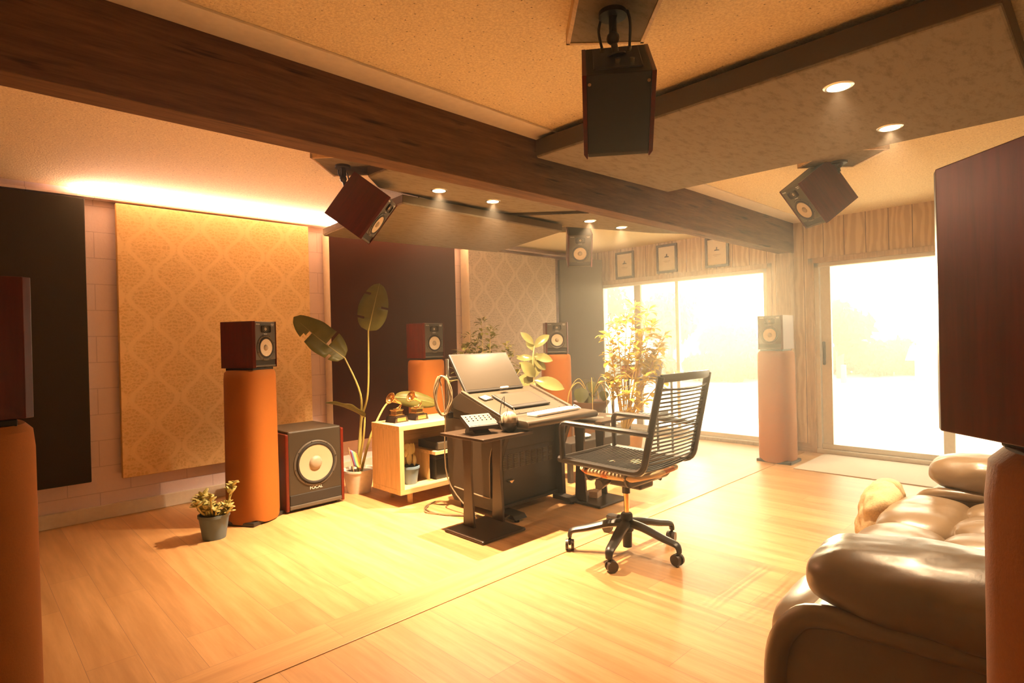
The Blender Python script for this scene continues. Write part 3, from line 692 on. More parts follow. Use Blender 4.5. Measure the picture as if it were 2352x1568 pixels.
b = B(); b.prism([(-.27, -.055), (.24, -.06), (.275, -.03), (.275, .04), (.25, .06), (-.25, .06), (-.275, .04), (-.275, -.04)], 0, .016, 'Z', bevel=.003); b.build('keyboard_case', mat_plain('white_plastic', (.88, .86, .80), .4), t)
b = B()
for r in range(5):
    for k in range(18): b.box(-.262+k*.0285, -.262+k*.0285+.025, -.05+r*.021, -.05+r*.021+.018, .0158, .0195, .0015, seg=1)
o = b.build('keys', mat_plain('white_keys', (.9, .88, .83), .45), t); o['kind'] = 'stuff'
b = B(); b.tube([(3.54, 2.96, .752), (3.575, 2.985, .765), (3.60, 2.95, .745), (3.615, 2.88, .69)], .003, 6, smooth=6); tag(b.build('keyboard_cable', M_MARK, smooth=True), 'thin white cable leaving the right end of the white keyboard', 'cable')
t = thing('webcam', 'small white camera bar on the lower edge of the monitor', 'webcam', (3.17, 3.368, .912), .1)
b = B(); b.box(-.04, .04, -.018, .012, 0, .016, .007); b.build('camera_bar', mat_plain('white_plastic', (.88, .86, .80), .4), t); b = B(); b.box(-.035, .035, -.004, .02, -.012, .002, .003); b.build('clip', M_BLACK, t)
# monitor
tilt = math.atan2(.2, .285)
t = thing('monitor', 'black flat monitor tilted back on the desk, with a bright lamp reflection', 'monitor', (3.125, 3.42, .898)); t.rotation_euler = (-tilt, 0, .0)
b = B(); b.box(-.312, .312, -.009, .014, 0, .356, .005); b.build('housing', M_BLACK, t)
b = B(); b.box(-.298, .298, -.0105, -.008, .018, .342, .001); b.build('screen', mat_plain('screen_glass', (.035, .028, .02), .24, namt=.02, Specular_IOR_Level=.9), t)
b = B(); b.box(-.1, .1, .012, .035, .1, .26, .01); b.build('rear_mount', M_BLACK, t)
t = thing('clamp_stand', 'metal pole stand clamped to the left side of the desk behind the monitor', 'stand', (2.765, 3.58, .70))
b = B(); b.cyl((0, 0, 0), (0, 0, .46), .014, n=18); b.build('pole', M_CHROME, t, smooth=True)
b = B(); b.cyl((0, 0, .305), (.34, .085, .30), .016, n=16); b.build('arm', M_CHROME, t, smooth=True)
b = B(); b.box(-.022, .03, -.03, .03, .0, .05, .005); b.build('clamp', M_BLKMET, t); b = B(); b.box(.3, .36, .04, .10, .26, .33, .005); b.build('joint', M_BLKMET, t)
# coil of cable on the arm
b = B(); rnd = random.Random(3); P = []
for k in range(6):
    for j in range(14):
        a = 2*PI*j/14; P.append((2.715+.042*math.sin(a)+rnd.uniform(-.012, .012), 3.565-.042*math.sin(a)+k*.004+rnd.uniform(-.004, .004), .88+.15*math.cos(a)+rnd.uniform(-.006, .006)))
P += [(2.72, 3.56, .72), (2.715, 3.57, .5), (2.72, 3.55, .25), (2.735, 3.40, .09), (2.76, 3.22, .01), (2.80, 3.05, .008), (2.83, 2.98, .05)]
b.tube(P, .0052, 8, smooth=3); tag(b.build('cable_coil', mat_plain('tan_cable', (.22, .16, .09), .4), smooth=True), 'coil of cable hung on the monitor arm at the left side of the desk', 'cable')
for lab, P in (('thin yellow cable curling over the floor behind the small left table', [(2.68, 3.75, .008), (2.56, 3.62, .008), (2.66, 3.40, .008), (2.76, 3.25, .008), (2.79, 3.08, .008)]),
               ('second thin cable on the floor beside the left side of the desk', [(2.78, 3.80, .008), (2.62, 3.72, .008), (2.60, 3.50, .008), (2.70, 3.32, .008), (2.77, 3.15, .008)])):
    b = B(); b.tube(P, .005, 6, smooth=6); tag(b.build('floor_cable', mat_plain('tan_cable', (.22, .16, .09), .4), smooth=True), lab, 'cable')

# small tables with plank legs
M_TBL = mat_plain('dark_table_veneer', (.04, .024, .013), .32, nscale=60, namt=.25)
def small_table(label, cx, cy, top, base, legs):
    t = thing('side_table', label, 'side table', (cx, cy, 0), group='small dark side tables beside the desk')
    M = at(cx, cy); b = B(M); b.box(*top, .640, .660, .003); b.build('table_top', M_TBL, t)
    b = B(M); b.box(*base, 0, .022, .008); b.build('base_plate', M_TBL, t)
    for x, y in legs:
        b = B(M); b.prism([(y-.058, .02), (y+.058, .02), (y+.036, .38), (y+.05, .64), (y-.05, .64), (y-.036, .38)], x-.009, x+.009, 'X', bevel=.002); b.build('leg', M_TBL, t)
    return t
small_table('small dark table left of the desk carrying the little mixer', 2.60, 3.0, (2.44, 2.90, 2.80, 3.26), (2.39, 2.78, 2.77, 3.17), ((2.54, 3.08), (2.765, 3.03)))
small_table('small dark table right of the desk with discs on its top', 3.7, 2.9, (3.53, 3.97, 2.68, 3.06), (3.50, 3.86, 2.69, 3.06), ((3.535, 2.90), (3.82, 2.92)))
t = thing('wood_block', 'small wooden block on the base of the right side table', 'block', (3.695, 2.884, 0.022), .3)
b = B(); b.box(-.05, .05, -.035, .035, 0, .05, .003); b.build('block', mat_wood('block_wood', (.4, .25, .14), (.55, .38, .24), 'X', 1, .6), t)
for i, (p, lab) in enumerate((((3.70, 2.86), 'silver disc on the right side table, nearer the desk'), ((3.84, 2.80), 'silver disc on the right side table, nearer the window'))):
    t = thing('compact_disc', lab, 'disc', (p[0], p[1], .660), group='discs on the right side table')
    b = B(); b.lathe([(.0075, 0), (.06, 0), (.06, .0015), (.0075, .0015)], 36); b.build('disc', M_CHROME, t, smooth=True)
t = thing('paper_sheet', 'loose paper sheet under the discs on the right side table', 'paper', (3.76, 2.88, .6603), .4)
t.location.z = .6600; b = B(); b.box(.05, .15, .04, .17, 0, .0015); b.build('sheet', mat_plain('paper', (.8, .72, .56), .7), t)
# little mixer
t = thing('mixer', 'little black audio mixer tilted on a stand, on the left side table', 'mixer', (2.60, 3.02, .660), -.25)
Rm = Matrix.Translation((0, 0, .075)) @ Matrix.Rotation(.42, 4, 'X')
b = B(); b.box(-.11, .11, -.075, .085, -.012, .018, .004, Rm); b.build('mixer_body', M_BLACK, t)
b = B(); b.box(-.10, .10, -.065, .075, .0175, .020, 0, Rm); b.build('mixer_face', mat_plain('mixer_face_grey', (.018, .015, .011), .6, .0), t)
b = B()
for i in range(6):
    for j in range(3): b.cyl(Rm @ Vector((-.085+i*.034, .0+j*.026, .019)), Rm @ Vector((-.085+i*.034, .0+j*.026, .027)), .0055, .005, 10)
b.split('knob', mat_plain('pale_knob', (.34, .31, .25), .35), t)
b = B(); b.prism([(-.075, 0), (.09, 0), (.09, .012), (.05, .075), (.0, .045), (-.075, .012)], -.07, .05, 'X', bevel=.003); b.build('mixer_stand', M_BLKMET, t)
b = B(); b.box(.09, .125, -.03, .02, -.015, .012, .006, Rm); b.build('side_plug', M_CHROME, t)
# headphones in a bowl
hx, hy, _ = (2.789, 2.921, 0.660)
t = thing('bowl', 'round black bowl holding headphones on the left side table', 'bowl', (hx, hy, .660))
b = B(); b.lathe([(0, .0), (.035, .0), (.055, .018), (.070, .055), (.072, .066), (.066, .064), (.052, .024), (.03, .008), (0, .006)], 40); b.build('bowl_body', mat_plain('black_glaze', (.03, .022, .016), .15), t, smooth=True)
t = thing('headphones', 'pleated grey headphones resting in the black bowl', 'headphones', (hx, hy, .668))
b = B(); n = 64
pr = [(.02, .004), (.050, .024), (.060, .055), (.058, .085), (.046, .112), (.025, .128), (.004, .132)]
rr = [[b.bm.verts.new((r*(1+.07*abs(math.sin(a*5.5)))*math.cos(a), r*(1+.07*abs(math.sin(a*5.5)))*math.sin(a), z)) for a in (2*PI*i/n for i in range(n))] for r, z in pr]
for A, C in zip(rr, rr[1:]):
    for i in range(n): b.bm.faces.new((A[i], A[(i+1) % n], C[(i+1) % n], C[i]))
b.bm.faces.new(rr[-1]); b.bm.faces.new(rr[0][::-1]); b.build('ear_cushion', mat_plain('grey_cushion', (.30, .23, .15), .45), t, smooth=True)
b = B(); b.tube([(-.055, -.01, .05), (-.045, -.02, .11), (-.03, -.02, .155)], .002, 6, smooth=5); b.tube([(.052, -.01, .05), (.045, -.02, .11), (.028, -.02, .15)], .002, 6, smooth=5); b.split('wire_yoke', M_CHROME, t, smooth=True)
b = B(); b.tube([(-.07, .0, .04), (-.075, .01, .12), (-.045, .02, .21), (-.015, .03, .235), (.005, .05, .21), (.012, .06, .15)], .0028, 6, smooth=6); b.build('headphone_cable', M_BLACK, t, smooth=True)

# ================================================================== OAK SHELF UNIT, things on and in it
ox, oy = 2.90, 4.08; t = thing('shelf_unit', 'oak open shelf unit on round legs behind the left side table', 'shelf unit', (ox, oy, 0))
X0, X1, Y0, Y1, Z0, Z1, T = 2.505, 3.40, 3.875, 4.29, .095, .64, .040
M = at(ox, oy)
for n, q in (('top_board', (X0, X1, Y0, Y1, Z1-T, Z1)), ('bottom_board', (X0, X1, Y0, Y1, Z0, Z0+T))):
    b = B(M); b.box(*q, .002); b.build(n, M_OAKX, t)
for x in (X0+.001, X1-T-.001): b = B(M); b.box(x, x+T, Y0, Y1, Z0+T, Z1-T, .001); b.build('side_board', M_OAK, t)
b = B(M); b.box(X0+T, X1-T, Y1-.012, Y1, Z0+T, Z1-T); b.build('back_board', M_OAKX, t)
b = B(M); b.box(X0+.36, X1-T, Y0+.02, Y1-.012, .355, .385, .002); b.build('shelf_board', M_OAKX, t)
b = B(M); b.box(X0+.36, X0+.372, Y0+.12, Y1-.02, Z0+T, .355, .001); b.build('divider', M_OAK, t)
for x, y in ((X0+.14, Y0+.08), (X1-.12, Y0+.08), (X0+.14, Y1-.07), (X1-.12, Y1-.07)): b = B(M); b.cyl((x, y, 0), (x, y, Z0), .022, n=20); b.build('leg', M_OAK, t, smooth=True)
t = thing('amplifier', 'black amplifier box on the inner board of the oak shelf unit', 'amplifier', (3.02, 4.05, .385))
b = B(); b.box(-.12, .12, -.14, .14, .006, .07, .004); b.build('case', M_BLKMET, t); b = B(); b.box(-.115, .115, -.144, -.138, .012, .064, .002); b.build('front_plate', mat_plain('smoked_plate', (.08, .06, .035), .25), t)
b = B()
for x in (-.09, .09): b.cyl((x, -.1, 0), (x, -.1, .008), .012, n=12); b.cyl((x, .1, 0), (x, .1, .008), .012, n=12)
b.split('rubber_foot', M_RUB, t)
t = thing('storage_box', 'black box in the lower right compartment of the oak shelf unit', 'box', (3.11, 4.08, .135))
b = B(); b.box(-.2, .2, -.13, .14, 0, .17, .006); b.build('box_body', M_BLACK, t); b = B(); b.box(-.205, .205, -.135, .145, .17, .2, .006); b.build('lid', M_BLKMET, t)
def gramophone(label, x, y, rz):
    t = thing('gramophone_trophy', label, 'trophy', (x, y, .64), rz, 'gramophone trophies on the oak shelf unit')
    b = B(); b.prism([(-.075, 0), (.075, 0), (.058, .05), (-.058, .05)], -.062, .062, 'Y', bevel=.002); b.build('plinth', mat_plain('piano_black', (.015, .01, .008), .12), t)
    b = B(); b.box(-.045, .045, -.0625, -.0605, .01, .04); b.build('plaque', mat_plain('plaque_gold', (.5, .36, .16), .3, .9), t)
    b = B(); b.box(-.048, .048, -.042, .042, .050, .062, .004); b.box(-.036, .036, -.034, .034, .060, .095, .003); b.box(-.042, .042, -.038, .038, .094, .104, .003); b.split('cabinet', M_GOLD, t)
    b = B(); b.tube([(.03, 0, .104), (.045, 0, .125), (.05, 0, .142), (.03, 0, .158), (-.01, 0, .175), (-.045, 0, .192), (-.066, 0, .203)], [.004, .0045, .0055, .009, .015, .028, .05], 24, cap=False, smooth=0); b.build('horn', M_GOLD, t, smooth=True, solid=.002)
    b = B(); b.cyl((.0, 0, .104), (.0, 0, .110), .028, n=24); b.build('turntable', M_GOLD, t, smooth=True); b = B(); b.tube([(.035, .0, .135), (.01, -.012, .122), (-.012, -.012, .116)], .004, 8, smooth=4); b.build('tone_arm', M_GOLD, t, smooth=True)
    return t
gx, gy, _ = (2.634, 4.068, 0.640); gramophone('golden gramophone trophy on the oak shelf, the left one of the two', gx+.01, gy+.05, .12)
gx, gy, _ = (2.830, 4.058, 0.640); gramophone('golden gramophone trophy on the oak shelf, the right one nearer the desk', gx+.01, gy+.05, .12)

# ================================================================== PLANTS
def pot(t, r0, r1, h, mt, lip=.006, soil=True):
    b = B(); b.lathe([(0, 0), (r0, 0), (r1, h-.02), (r1+lip, h-.018), (r1+lip, h), (r1-.004, h), (r1-.008, h-.03), (0, h-.03)], 40); b.build('pot', mt, t, smooth=True)
    b = B(); b.lathe([(0, h-.026), (r1-.008, h-.027)], 32); b.build('soil', M_SOIL, t)
# succulent by the column
t = thing('potted_succulent', 'fleshy-leaved succulent in a slate blue pot at the foot of the left column', 'potted plant', (1.262, 4.255, 0)); pot(t, .072, .094, .165, M_BLUEPOT)
s = B(); L = B(); rnd = random.Random(11)
for k in range(22):
    a = rnd.uniform(0, 2*PI); out = rnd.uniform(.03, .14); hh = rnd.uniform(.03, .17) if k else .22
    if k == 0: a, out = -.3, .13
    p0 = Vector((math.cos(a)*.03, math.sin(a)*.03, .14)); p1 = Vector((math.cos(a)*out, math.sin(a)*out, .15+hh)); pm = (p0+p1)/2+Vector((math.cos(a)*.02, math.sin(a)*.02, .0))
    s.tube([p0, pm, p1], [.008, .005], 6, smooth=3)
    for j in range(9):
        aa = j*2.4+rnd.random(); el = rnd.uniform(-.1, 1.0); q = p1-(p1-pm)*rnd.uniform(0, .5)
        d = Vector((math.cos(aa)*math.cos(el), math.sin(aa)*math.cos(el), math.sin(el)))
        rot = d.to_track_quat('X', 'Z').to_matrix(); sz = rnd.uniform(.014, .024)
        L.sphere(q+d*sz*1.1, sz, 2, (1.25, .72, .28), rot)
s.build('stems', M_STEM, t, smooth=True); L.build('leaves', M_LF_SUC, t, smooth=True)
# cactus on the shelf
cx, cy, _ = (2.698, 3.965, 0.135)
t = thing('potted_cactus', 'pale prickly pear cactus in a blue pot inside the oak shelf unit', 'potted plant', (cx, cy+.06, .135)); pot(t, .055, .075, .145, mat_plain('blue_glaze_pot', (.13, .20, .27), .4))
b = B(); rnd = random.Random(5)
for (x, z, w, h, yw) in ((.0, .20, .028, .05, 0), (.02, .275, .042, .052, .3), (-.012, .28, .036, .05, -.5), (-.055, .19, .024, .05, .2), (-.065, .235, .018, .034, .6), (.05, .20, .022, .045, .8), (.035, .185, .016, .045, -.4), (-.04, .25, .015, .03, 0), (.052, .28, .012, .045, .4)):
    b.sphere((x, rnd.uniform(-.02, .02), z), 1, 3, (w, .013, h), Matrix.Rotation(yw, 3, 'Z'))
b.build('cactus_pads', mat_plain('cactus_skin', (.62, .54, .24), .55, nscale=300, namt=.35, bump=.4), t, smooth=True)
# tall broad-leaved plant
t = thing('potted_plant', 'tall plant with broad torn leaves in a white pot beside the subwoofer', 'potted plant', (2.55, 4.60, 0)); pot(t, .10, .135, .20, M_WHITEPOT)
def big_leaf(stem, d, L, Wd, droop, fold, up, tear=None):
    st = [Vector(p)-Vector((2.55, 4.60, 0)) for p in stem]; b = B(); b.tube(st, [.013, .006], 8, smooth=6); o = b.build('leaf_stalk', M_STEM, t, smooth=True)
    b = B(); b.leaf(st[-1], d, L, Wd, up, droop, fold, 22, .8, .06, .5, tear)
    b.build('leaf_blade', M_LF_OL, o, smooth=True, solid=.0012)
    b = B(); p = st[-1].copy(); side = Vector(d).normalized().cross(Vector(up)).normalized(); dv = Vector(d).normalized(); P = [p.copy()]
    for i in range(18): p = p+dv*(L/18); dv = (Matrix.Rotation(-droop/18*2, 3, side) @ dv).normalized(); P.append(p.copy())
    b.tube(P, [.006, .001], 6); b.build('midrib', M_STEM, o, smooth=True)
big_leaf([(2.56, 4.60, .15), (2.56, 4.57, .55), (2.508, 4.462, 0.863), (2.418, 4.551, 1.176)], Vector((2.082, 4.809, 1.509))-Vector((2.426, 4.543, 1.176)), .54, .27, .16, -.3, (.25, .75, -.35), {14: (2, 3), 15: (3,), 7: (0, 1), 4: (3,)})
big_leaf([(2.54, 4.60, .15), (2.56, 4.56, .6), (2.554, 4.418, 0.881), (2.567, 4.408, 1.403)], Vector((2.639, 4.340, 1.792))-Vector((2.567, 4.408, 1.403)), .42, .25, .05, .15, (-.5, -.75, .1), {5: (0,), 11: (3,), 16: (0,)})
big_leaf([(2.53, 4.58, .15), (2.520, 4.449, 0.509), (2.531, 4.439, 0.665)], Vector((2.300, 4.525, 0.852))-Vector((2.531, 4.439, 0.665)), .36, .20, .25, .3, (0, .1, 1))
big_leaf([(2.58, 4.62, .15), (2.560, 4.410, 0.489), (2.736, 4.477, 0.716), (2.861, 4.495, 0.805)], Vector((3.114, 4.221, 0.629))-Vector((2.861, 4.495, 0.805))+Vector((0, 0, .15)), .42, .15, .45, -.2, (-.35, -.9, .3))
t2 = thing('small_flag', 'small rainbow striped flag on a stick in the white pot', 'flag', (2.47, 4.53, .17))
b = B(); b.cyl((.0, 0, 0), (-.05, 0, .24), .003, n=8); b.build('stick', M_OAK, t2)
def m_rainbow():
    a = NT('rainbow_stripes'); c = a.n('ShaderNodeTexCoord'); sp = a.n('ShaderNodeSeparateXYZ'); a.l(c.outputs['UV'], sp.inputs[0]); r = a.n('ShaderNodeValToRGB'); r.color_ramp.interpolation = 'CONSTANT'; e = r.color_ramp.elements
    cols = [(.75, .22, .08), (.85, .42, .08), (.85, .68, .15), (.25, .42, .14), (.12, .25, .45), (.45, .14, .35)]
    while len(e) < 6: e.new(.5)
    for i, q in enumerate(cols): e[i].position = i/6; e[i].color = (*q, 1)
    a.l(sp.outputs[0], r.inputs[0]); a.set(r.outputs[0], .8); return a.m
b = B(); g = []
for i in range(9):
    for j in range(7):
        u, v = i/8, j/6; p = Vector((-.048+.012*v, 0, .23-.06*v*2))+Vector((.02+.05*0, -.004, 0)) if False else Vector((-.046+.028*v*1.4, -.001, .225-.15*v)); q = p+Vector((.075*u, -.012*math.sin(u*5)-.01*u, -.045*u)); g.append(b.bm.verts.new(q))
for i in range(8):
    for j in range(6): b.bm.faces.new((g[i*7+j], g[i*7+j+1], g[(i+1)*7+j+1], g[(i+1)*7+j]))
uv = b.bm.loops.layers.uv.new('UVMap'); idx = {v: k for k, v in enumerate(g)}
for f in b.bm.faces:
    for l in f.loops: k = idx[l.vert]; l[uv].uv = (1-(k//7)/8*.999, (k % 7)/6)
b.build('cloth', m_rainbow(), t2, smooth=True, solid=.0006)
b = B(); b.tube([(2.42, 4.80, .006), (2.36, 4.72, .006), (2.40, 4.62, .006), (2.34, 4.78, .008)], .006, 6, smooth=6); tag(b.build('floor_cable', M_BLACK, smooth=True), 'black cable on the floor between the subwoofer and the white pot', 'cable')
b = B(); b.box(2.44, 2.54, 5.20, 5.26, 0, .035, .004); tag(b.build('power_strip', M_BLACK), 'black power strip on the floor by the wall behind the subwoofer', 'power strip')

def leafy(t, pos0, tips, nleaf, lsize, lw, mt, seed, stemr=.006, stem_mat=None, spread=.5, elev=(-.3, .9)):
    rnd = random.Random(seed); S = B(); L = B()
    for p in tips:
        p = Vector(p); b0 = Vector((rnd.uniform(-.02, .02), rnd.uniform(-.02, .02), pos0)); mid = b0.lerp(p, .5)+Vector((rnd.uniform(-.04, .04), rnd.uniform(-.04, .04), .05))
        P = spline([b0, mid, p], 6); S.tube(P, [stemr, stemr*.35], 6)
        for j in range(nleaf):
            tt = 1-rnd.random()**1.4*spread; i = min(len(P)-1, int(tt*(len(P)-1))); q = P[i]
            a = rnd.uniform(0, 2*PI); el = rnd.uniform(*elev); d = Vector((math.cos(a)*math.cos(el), math.sin(a)*math.cos(el), math.sin(el)))
            off = d*rnd.uniform(0, .05); s = lsize*rnd.uniform(.6, 1.15)
            L.leaf(q+off, d, s, s*lw, (0, 0, 1), rnd.uniform(.1, .6), .2, 4)
    S.build('stems', stem_mat or M_WOODSTEM, t, smooth=True); L.build('leaves', mt, t, smooth=True)
# rubber plant behind the desk
rx, ry, rz = (3.870, 3.698, 0.931)
t = thing('rubber_plant', 'rubber plant with large glossy leaves behind the right end of the desk', 'potted plant', (rx, ry, 0)); pot(t, .11, .15, .27, M_TERRA)
def glossy(pts): 
    out = []
    for (px_, d) in pts: out.append((px_, d))
    return out
S = B(); trunk = [(0, 0, .24), (.02, 0, .6), (.0, .01, .9), (-.015, .0, 1.12), (.01, 0, 1.24)]; S.tube(trunk, [.012, .006], 8, smooth=6); S.build('stem', M_WOODSTEM, t, smooth=True)
r_ = Vector((.717, -.696, 0)); f_ = Vector((.697, .717, 0)); L = B()
for (h, a, out, ln, wd, fwd) in ((1.25, 2.3, 0, .17, .07, -.1), (1.22, .75, 0, .19, .09, -.1), (1.19, 2.1, 0, .13, .07, .2), (1.14, -.15, 0, .18, .09, -.2), (1.12, 3.0, 0, .17, .07, 0), (1.10, -.6, 0, .14, .08, -.1),
        (.94, 1.45, 0, .25, .13, .1), (.95, 2.2, 0, .20, .12, -.5), (.91, 2.9, 0, .18, .11, .3), (.92, -.2, 0, .29, .13, -.35), (.90, 3.8, 0, .25, .13, -.5), (.90, 4.3, 0, .19, .08, -.4), (.89, -1.1, 0, .19, .09, .2), (.86, 3.4, 0, .12, .07, .1), (.62, .3, 0, .2, .11, .2), (.6, 2.8, 0, .2, .11, -.2)):
    d = r_*math.cos(a)+Vector((0, 0, 1))*math.sin(a)+f_*fwd; L.leaf(Vector((0, 0, h)), d, ln, wd, (-f_*.9+Vector((0, 0, .5))), .25, .18, 8)
L.build('leaves', m_leaf('rubber_leaf', (.13, .13, .04), (.24, .22, .09), .16, .1), t, smooth=True)
# bushy plant behind the monitor
bx, by, _ = (3.660, 4.181, 1.221)
t = thing('bushy_plant', 'bushy small-leaved plant behind the monitor before the grey damask panel', 'potted plant', (bx, by, 0)); pot(t, .11, .15, .28, M_BLUEPOT)
leafy(t, .26, [(.0, .0, 1.52), (-.10, .06, 1.40), (.06, -.06, 1.44), (.10, .0, 1.32), (-.16, .12, 1.24), (-.10, .1, 1.28), (.18, -.16, 1.28), (.24, -.20, 1.2), (-.2, .2, 1.18), (.05, .05, 1.22), (.3, -.24, 1.05), (.32, -.28, 1.12), (-.04, .02, 1.34), (.0, .08, 1.18)], 26, .075, .55, M_LF_OL, 21, .006, M_WOODSTEM, .3)
# yellow plant at the window
px_, py_ = 5.02, 3.52
t = thing('yellow_plant', 'tall yellow-leaved plant in a tan tub before the wide window', 'potted plant', (px_, py_, 0)); pot(t, .15, .19, .30, mat_plain('tan_tub', (.45, .28, .12), .6))
tips = [Vector(p)-Vector((px_, py_, 0)) for p in [(5.109, 3.405, 1.674), (5.042, 3.608, 1.502), (4.825, 3.539, 1.319), (4.8, 3.563, 1.364), (5.041, 3.47, 1.541), (5.234, 3.282, 1.444), (5.418, 3.242, 1.351), (5.294, 3.222, 1.216), (5.084, 3.289, 1.488), (5.046, 3.324, 1.178), (5.226, 3.288, 1.037), (5.068, 3.442, 1.269), (4.865, 3.498, 0.895), (4.801, 3.561, 0.875), (5.384, 3.275, 1.306), (5.205, 3.311, 1.626), (5.236, 3.419, 1.311), (5.088, 3.281, 0.91), (4.858, 3.365, 0.746), (5.067, 3.301, 0.644), (5.349, 3.309, 1.17), (5.37, 3.147, 0.942)]]
leafy(t, .28, tips, 34, .105, .52, M_LF_YL, 31, .009, mat_plain('yellow_stem', (.62, .44, .12), .5), .42)

# ================================================================== OFFICE CHAIR
t = thing('office_chair', 'black swivel chair with elastic cord seat and back, on five castors', 'chair', (2.92, 2.045, 0))
def rr(path, r=.018, n=8, sm=0): b = B(); b.tube(path, r, n, smooth=sm, flat=(1.15, .9)); return b
def fillet(P, rad=.05, k=5):
    out = [Vector(P[0])]
    for a, c, d in zip(P, P[1:], P[2:]):
        a, c, d = Vector(a), Vector(c), Vector(d); u = (a-c); v = (d-c); r = min(rad, u.length*.45, v.length*.45); p = c+u.normalized()*r; q = c+v.normalized()*r
        for i in range(k+1): s_ = i/k; out.append(p*(1-s_)**2+c*2*s_*(1-s_)+q*s_**2)
    out.append(Vector(P[-1])); return out
SZ = .565; HX = .265
for s in (-1, 1):
    x = s*HX
    rr(fillet([(x, .30, SZ), (x, -.295, SZ-.012), (x*.96, -.415, 1.085)], .07)).build('side_frame', M_BLKMET, t, smooth=True)
    rr(fillet([(x, .27, SZ), (x, .275, .79), (x, -.345, .775)], .045)).build('armrest', M_BLKMET, t, smooth=True)
rr([(-HX, .30, SZ), (HX, .30, SZ)], .014).build('front_rail', M_BLKMET, t, smooth=True)
b = B(); b.tube([(-HX*.96, -.415, 1.075), (-.13, -.445, 1.078), (.0, -.455, 1.080), (.13, -.445, 1.078), (HX*.96, -.415, 1.075)], .023, 8, smooth=5, flat=(1, .5)); b.build('top_rail', M_BLKMET, t, smooth=True)
b = B(); b.tube([(-HX*.96, -.402, 1.02), (-.13, -.435, 1.012), (.0, -.445, 1.01), (.13, -.435, 1.012), (HX*.96, -.402, 1.02)], .006, 8, smooth=5); b.build('lumbar_wire', M_BLKMET, t, smooth=True)
b = B()
for i in range(23):
    y = .275-i*.0245; z = SZ-.012*(i/23)+.004; b.tube([(-HX, y, z), (0, y, z-.012), (HX, y, z)], .0062, 6, smooth=3)
b.build('seat_cords', M_BLACK, t, smooth=True)
b = B()
for i in range(19):
    f = .06+i*.045; x = HX*(1-.04*f); y = -.295-.12*f; z = SZ+.01+.50*f; b.tube([(-x, y, z), (0, y-.018, z), (x, y, z)], .0055, 6, smooth=3)
b.build('back_cords', M_BLACK, t, smooth=True)
for y in (.12, -.16):
    rr(fillet([(-HX+.03, y, SZ-.02), (-HX+.05, y, .465), (HX-.05, y, .465), (HX-.03, y, SZ-.02)], .06)).build('under_frame', M_BLKMET, t, smooth=True)
b = B(); b.box(-.07, .07, -.15, .12, .405, .455, .012); b.build('tilt_mechanism', M_BLKMET, t)
b = B(); b.cyl((-.10, .06, .44), (-.19, .06, .43), .022, .030, 20); b.build('tension_knob', M_BLACK, t, smooth=True)
b = B(); b.tube([(.07, -.05, .43), (.20, -.06, .43), (.26, -.08, .405)], [.008, .013], 8, smooth=4); b.build('height_lever', M_BLACK, t, smooth=True)
b = B(); b.cyl((0, 0, .24), (0, 0, .36), .0155, n=20); b.build('gas_lift', mat_plain('bronze_chrome', (.85, .55, .28), .18, 1.0), t, smooth=True)
b = B(); b.cyl((0, 0, .355), (0, 0, .41), .024, n=20); b.build('lift_collar', M_BLKMET, t, smooth=True)
b = B(); b.lathe([(0, .235), (.030, .235), (.036, .225), (.040, .13), (.030, .12), (.027, .03), (0, .03)], 28); b.build('hub', M_BLACK, t, smooth=True)
for k in range(5):
    a = math.radians(54+72*k); c, s = math.cos(a), math.sin(a); R = Matrix.Rotation(a, 4, 'Z')
    b = B(R); b.tube([(.03, 0, .175), (.12, 0, .165), (.24, 0, .135), (.325, 0, .118), (.345, 0, .10), (.348, 0, .075)], [.034, .0175], 8, smooth=4, flat=(.75, 1.1)); b.build('leg', M_BLACK, t, smooth=True)
    b = B(Matrix.Translation((.348*c, .348*s, 0)) @ Matrix.Rotation(a+.9+k*.7, 4, 'Z')); b.box(-.012, .026, -.007, .007, .03, .062, .006); b.cyl((0, 0, .05), (0, 0, .085), .009, n=12); cs = b.build('castor', M_BLACK, t, smooth=True)
    for sgn in (-1, 1):
        b = B(Matrix.Translation((.348*c, .348*s, 0)) @ Matrix.Rotation(a+.9+k*.7, 4, 'Z')); b.cyl((.014, sgn*.009, .034), (.014, sgn*.026, .034), .034, .031, 28); b.build('wheel', mat_plain('castor_wheel', (.05, .035, .025), .4), cs, smooth=True)
# cushion held under the seat cords
def cushion(c, s, e=(3, 3, 2.2), sub=5, wr=.0, seed=0, M=None, seams=()):
    b = B(); g = bmesh.ops.create_icosphere(b.bm, subdivisions=sub, radius=1)
    for v in g['verts']:
        p = v.co; d = (abs(p.x)**e[0]+abs(p.y)**e[1]+abs(p.z)**e[2]); k = d**(-1/(sum(e)/3)); q = p*k
        q = Vector((max(-1, min(1, q.x)), max(-1, min(1, q.y)), max(-1.2, min(1.2, q.z))))
        n = noise.noise(Vector((q.x*s[0]*9+seed, q.y*s[1]*9, q.z*s[2]*9)))*wr+noise.noise(Vector((q.x*s[0]*30+seed, q.y*s[1]*18, q.z*s[2]*18)))*wr*.4
        dd = 1.0
        for ax, pos, w, dep in seams: dd -= dep*math.exp(-((q[ax]-pos)/w)**2)
        w_ = Vector((q.x*s[0]*dd, q.y*s[1], q.z*s[2]*dd))
        v.co = w_+p.normalized()*n
    b._x(g['verts'], (Matrix.Translation(c) @ M.to_4x4()) if M else Matrix.Translation(c)); return b
M_PILLOW = None
def m_pillow():
    a = NT('floral_cushion'); v = a.coord(); n1 = a.noise(v, 11, 3); c = a.mix(a.ramp(n1, [(.56, (0, 0, 0)), (.60, (1, 1, 1))]), (.78, .58, .32), (.62, .22, .08)); a.set(c, .85); return a.m
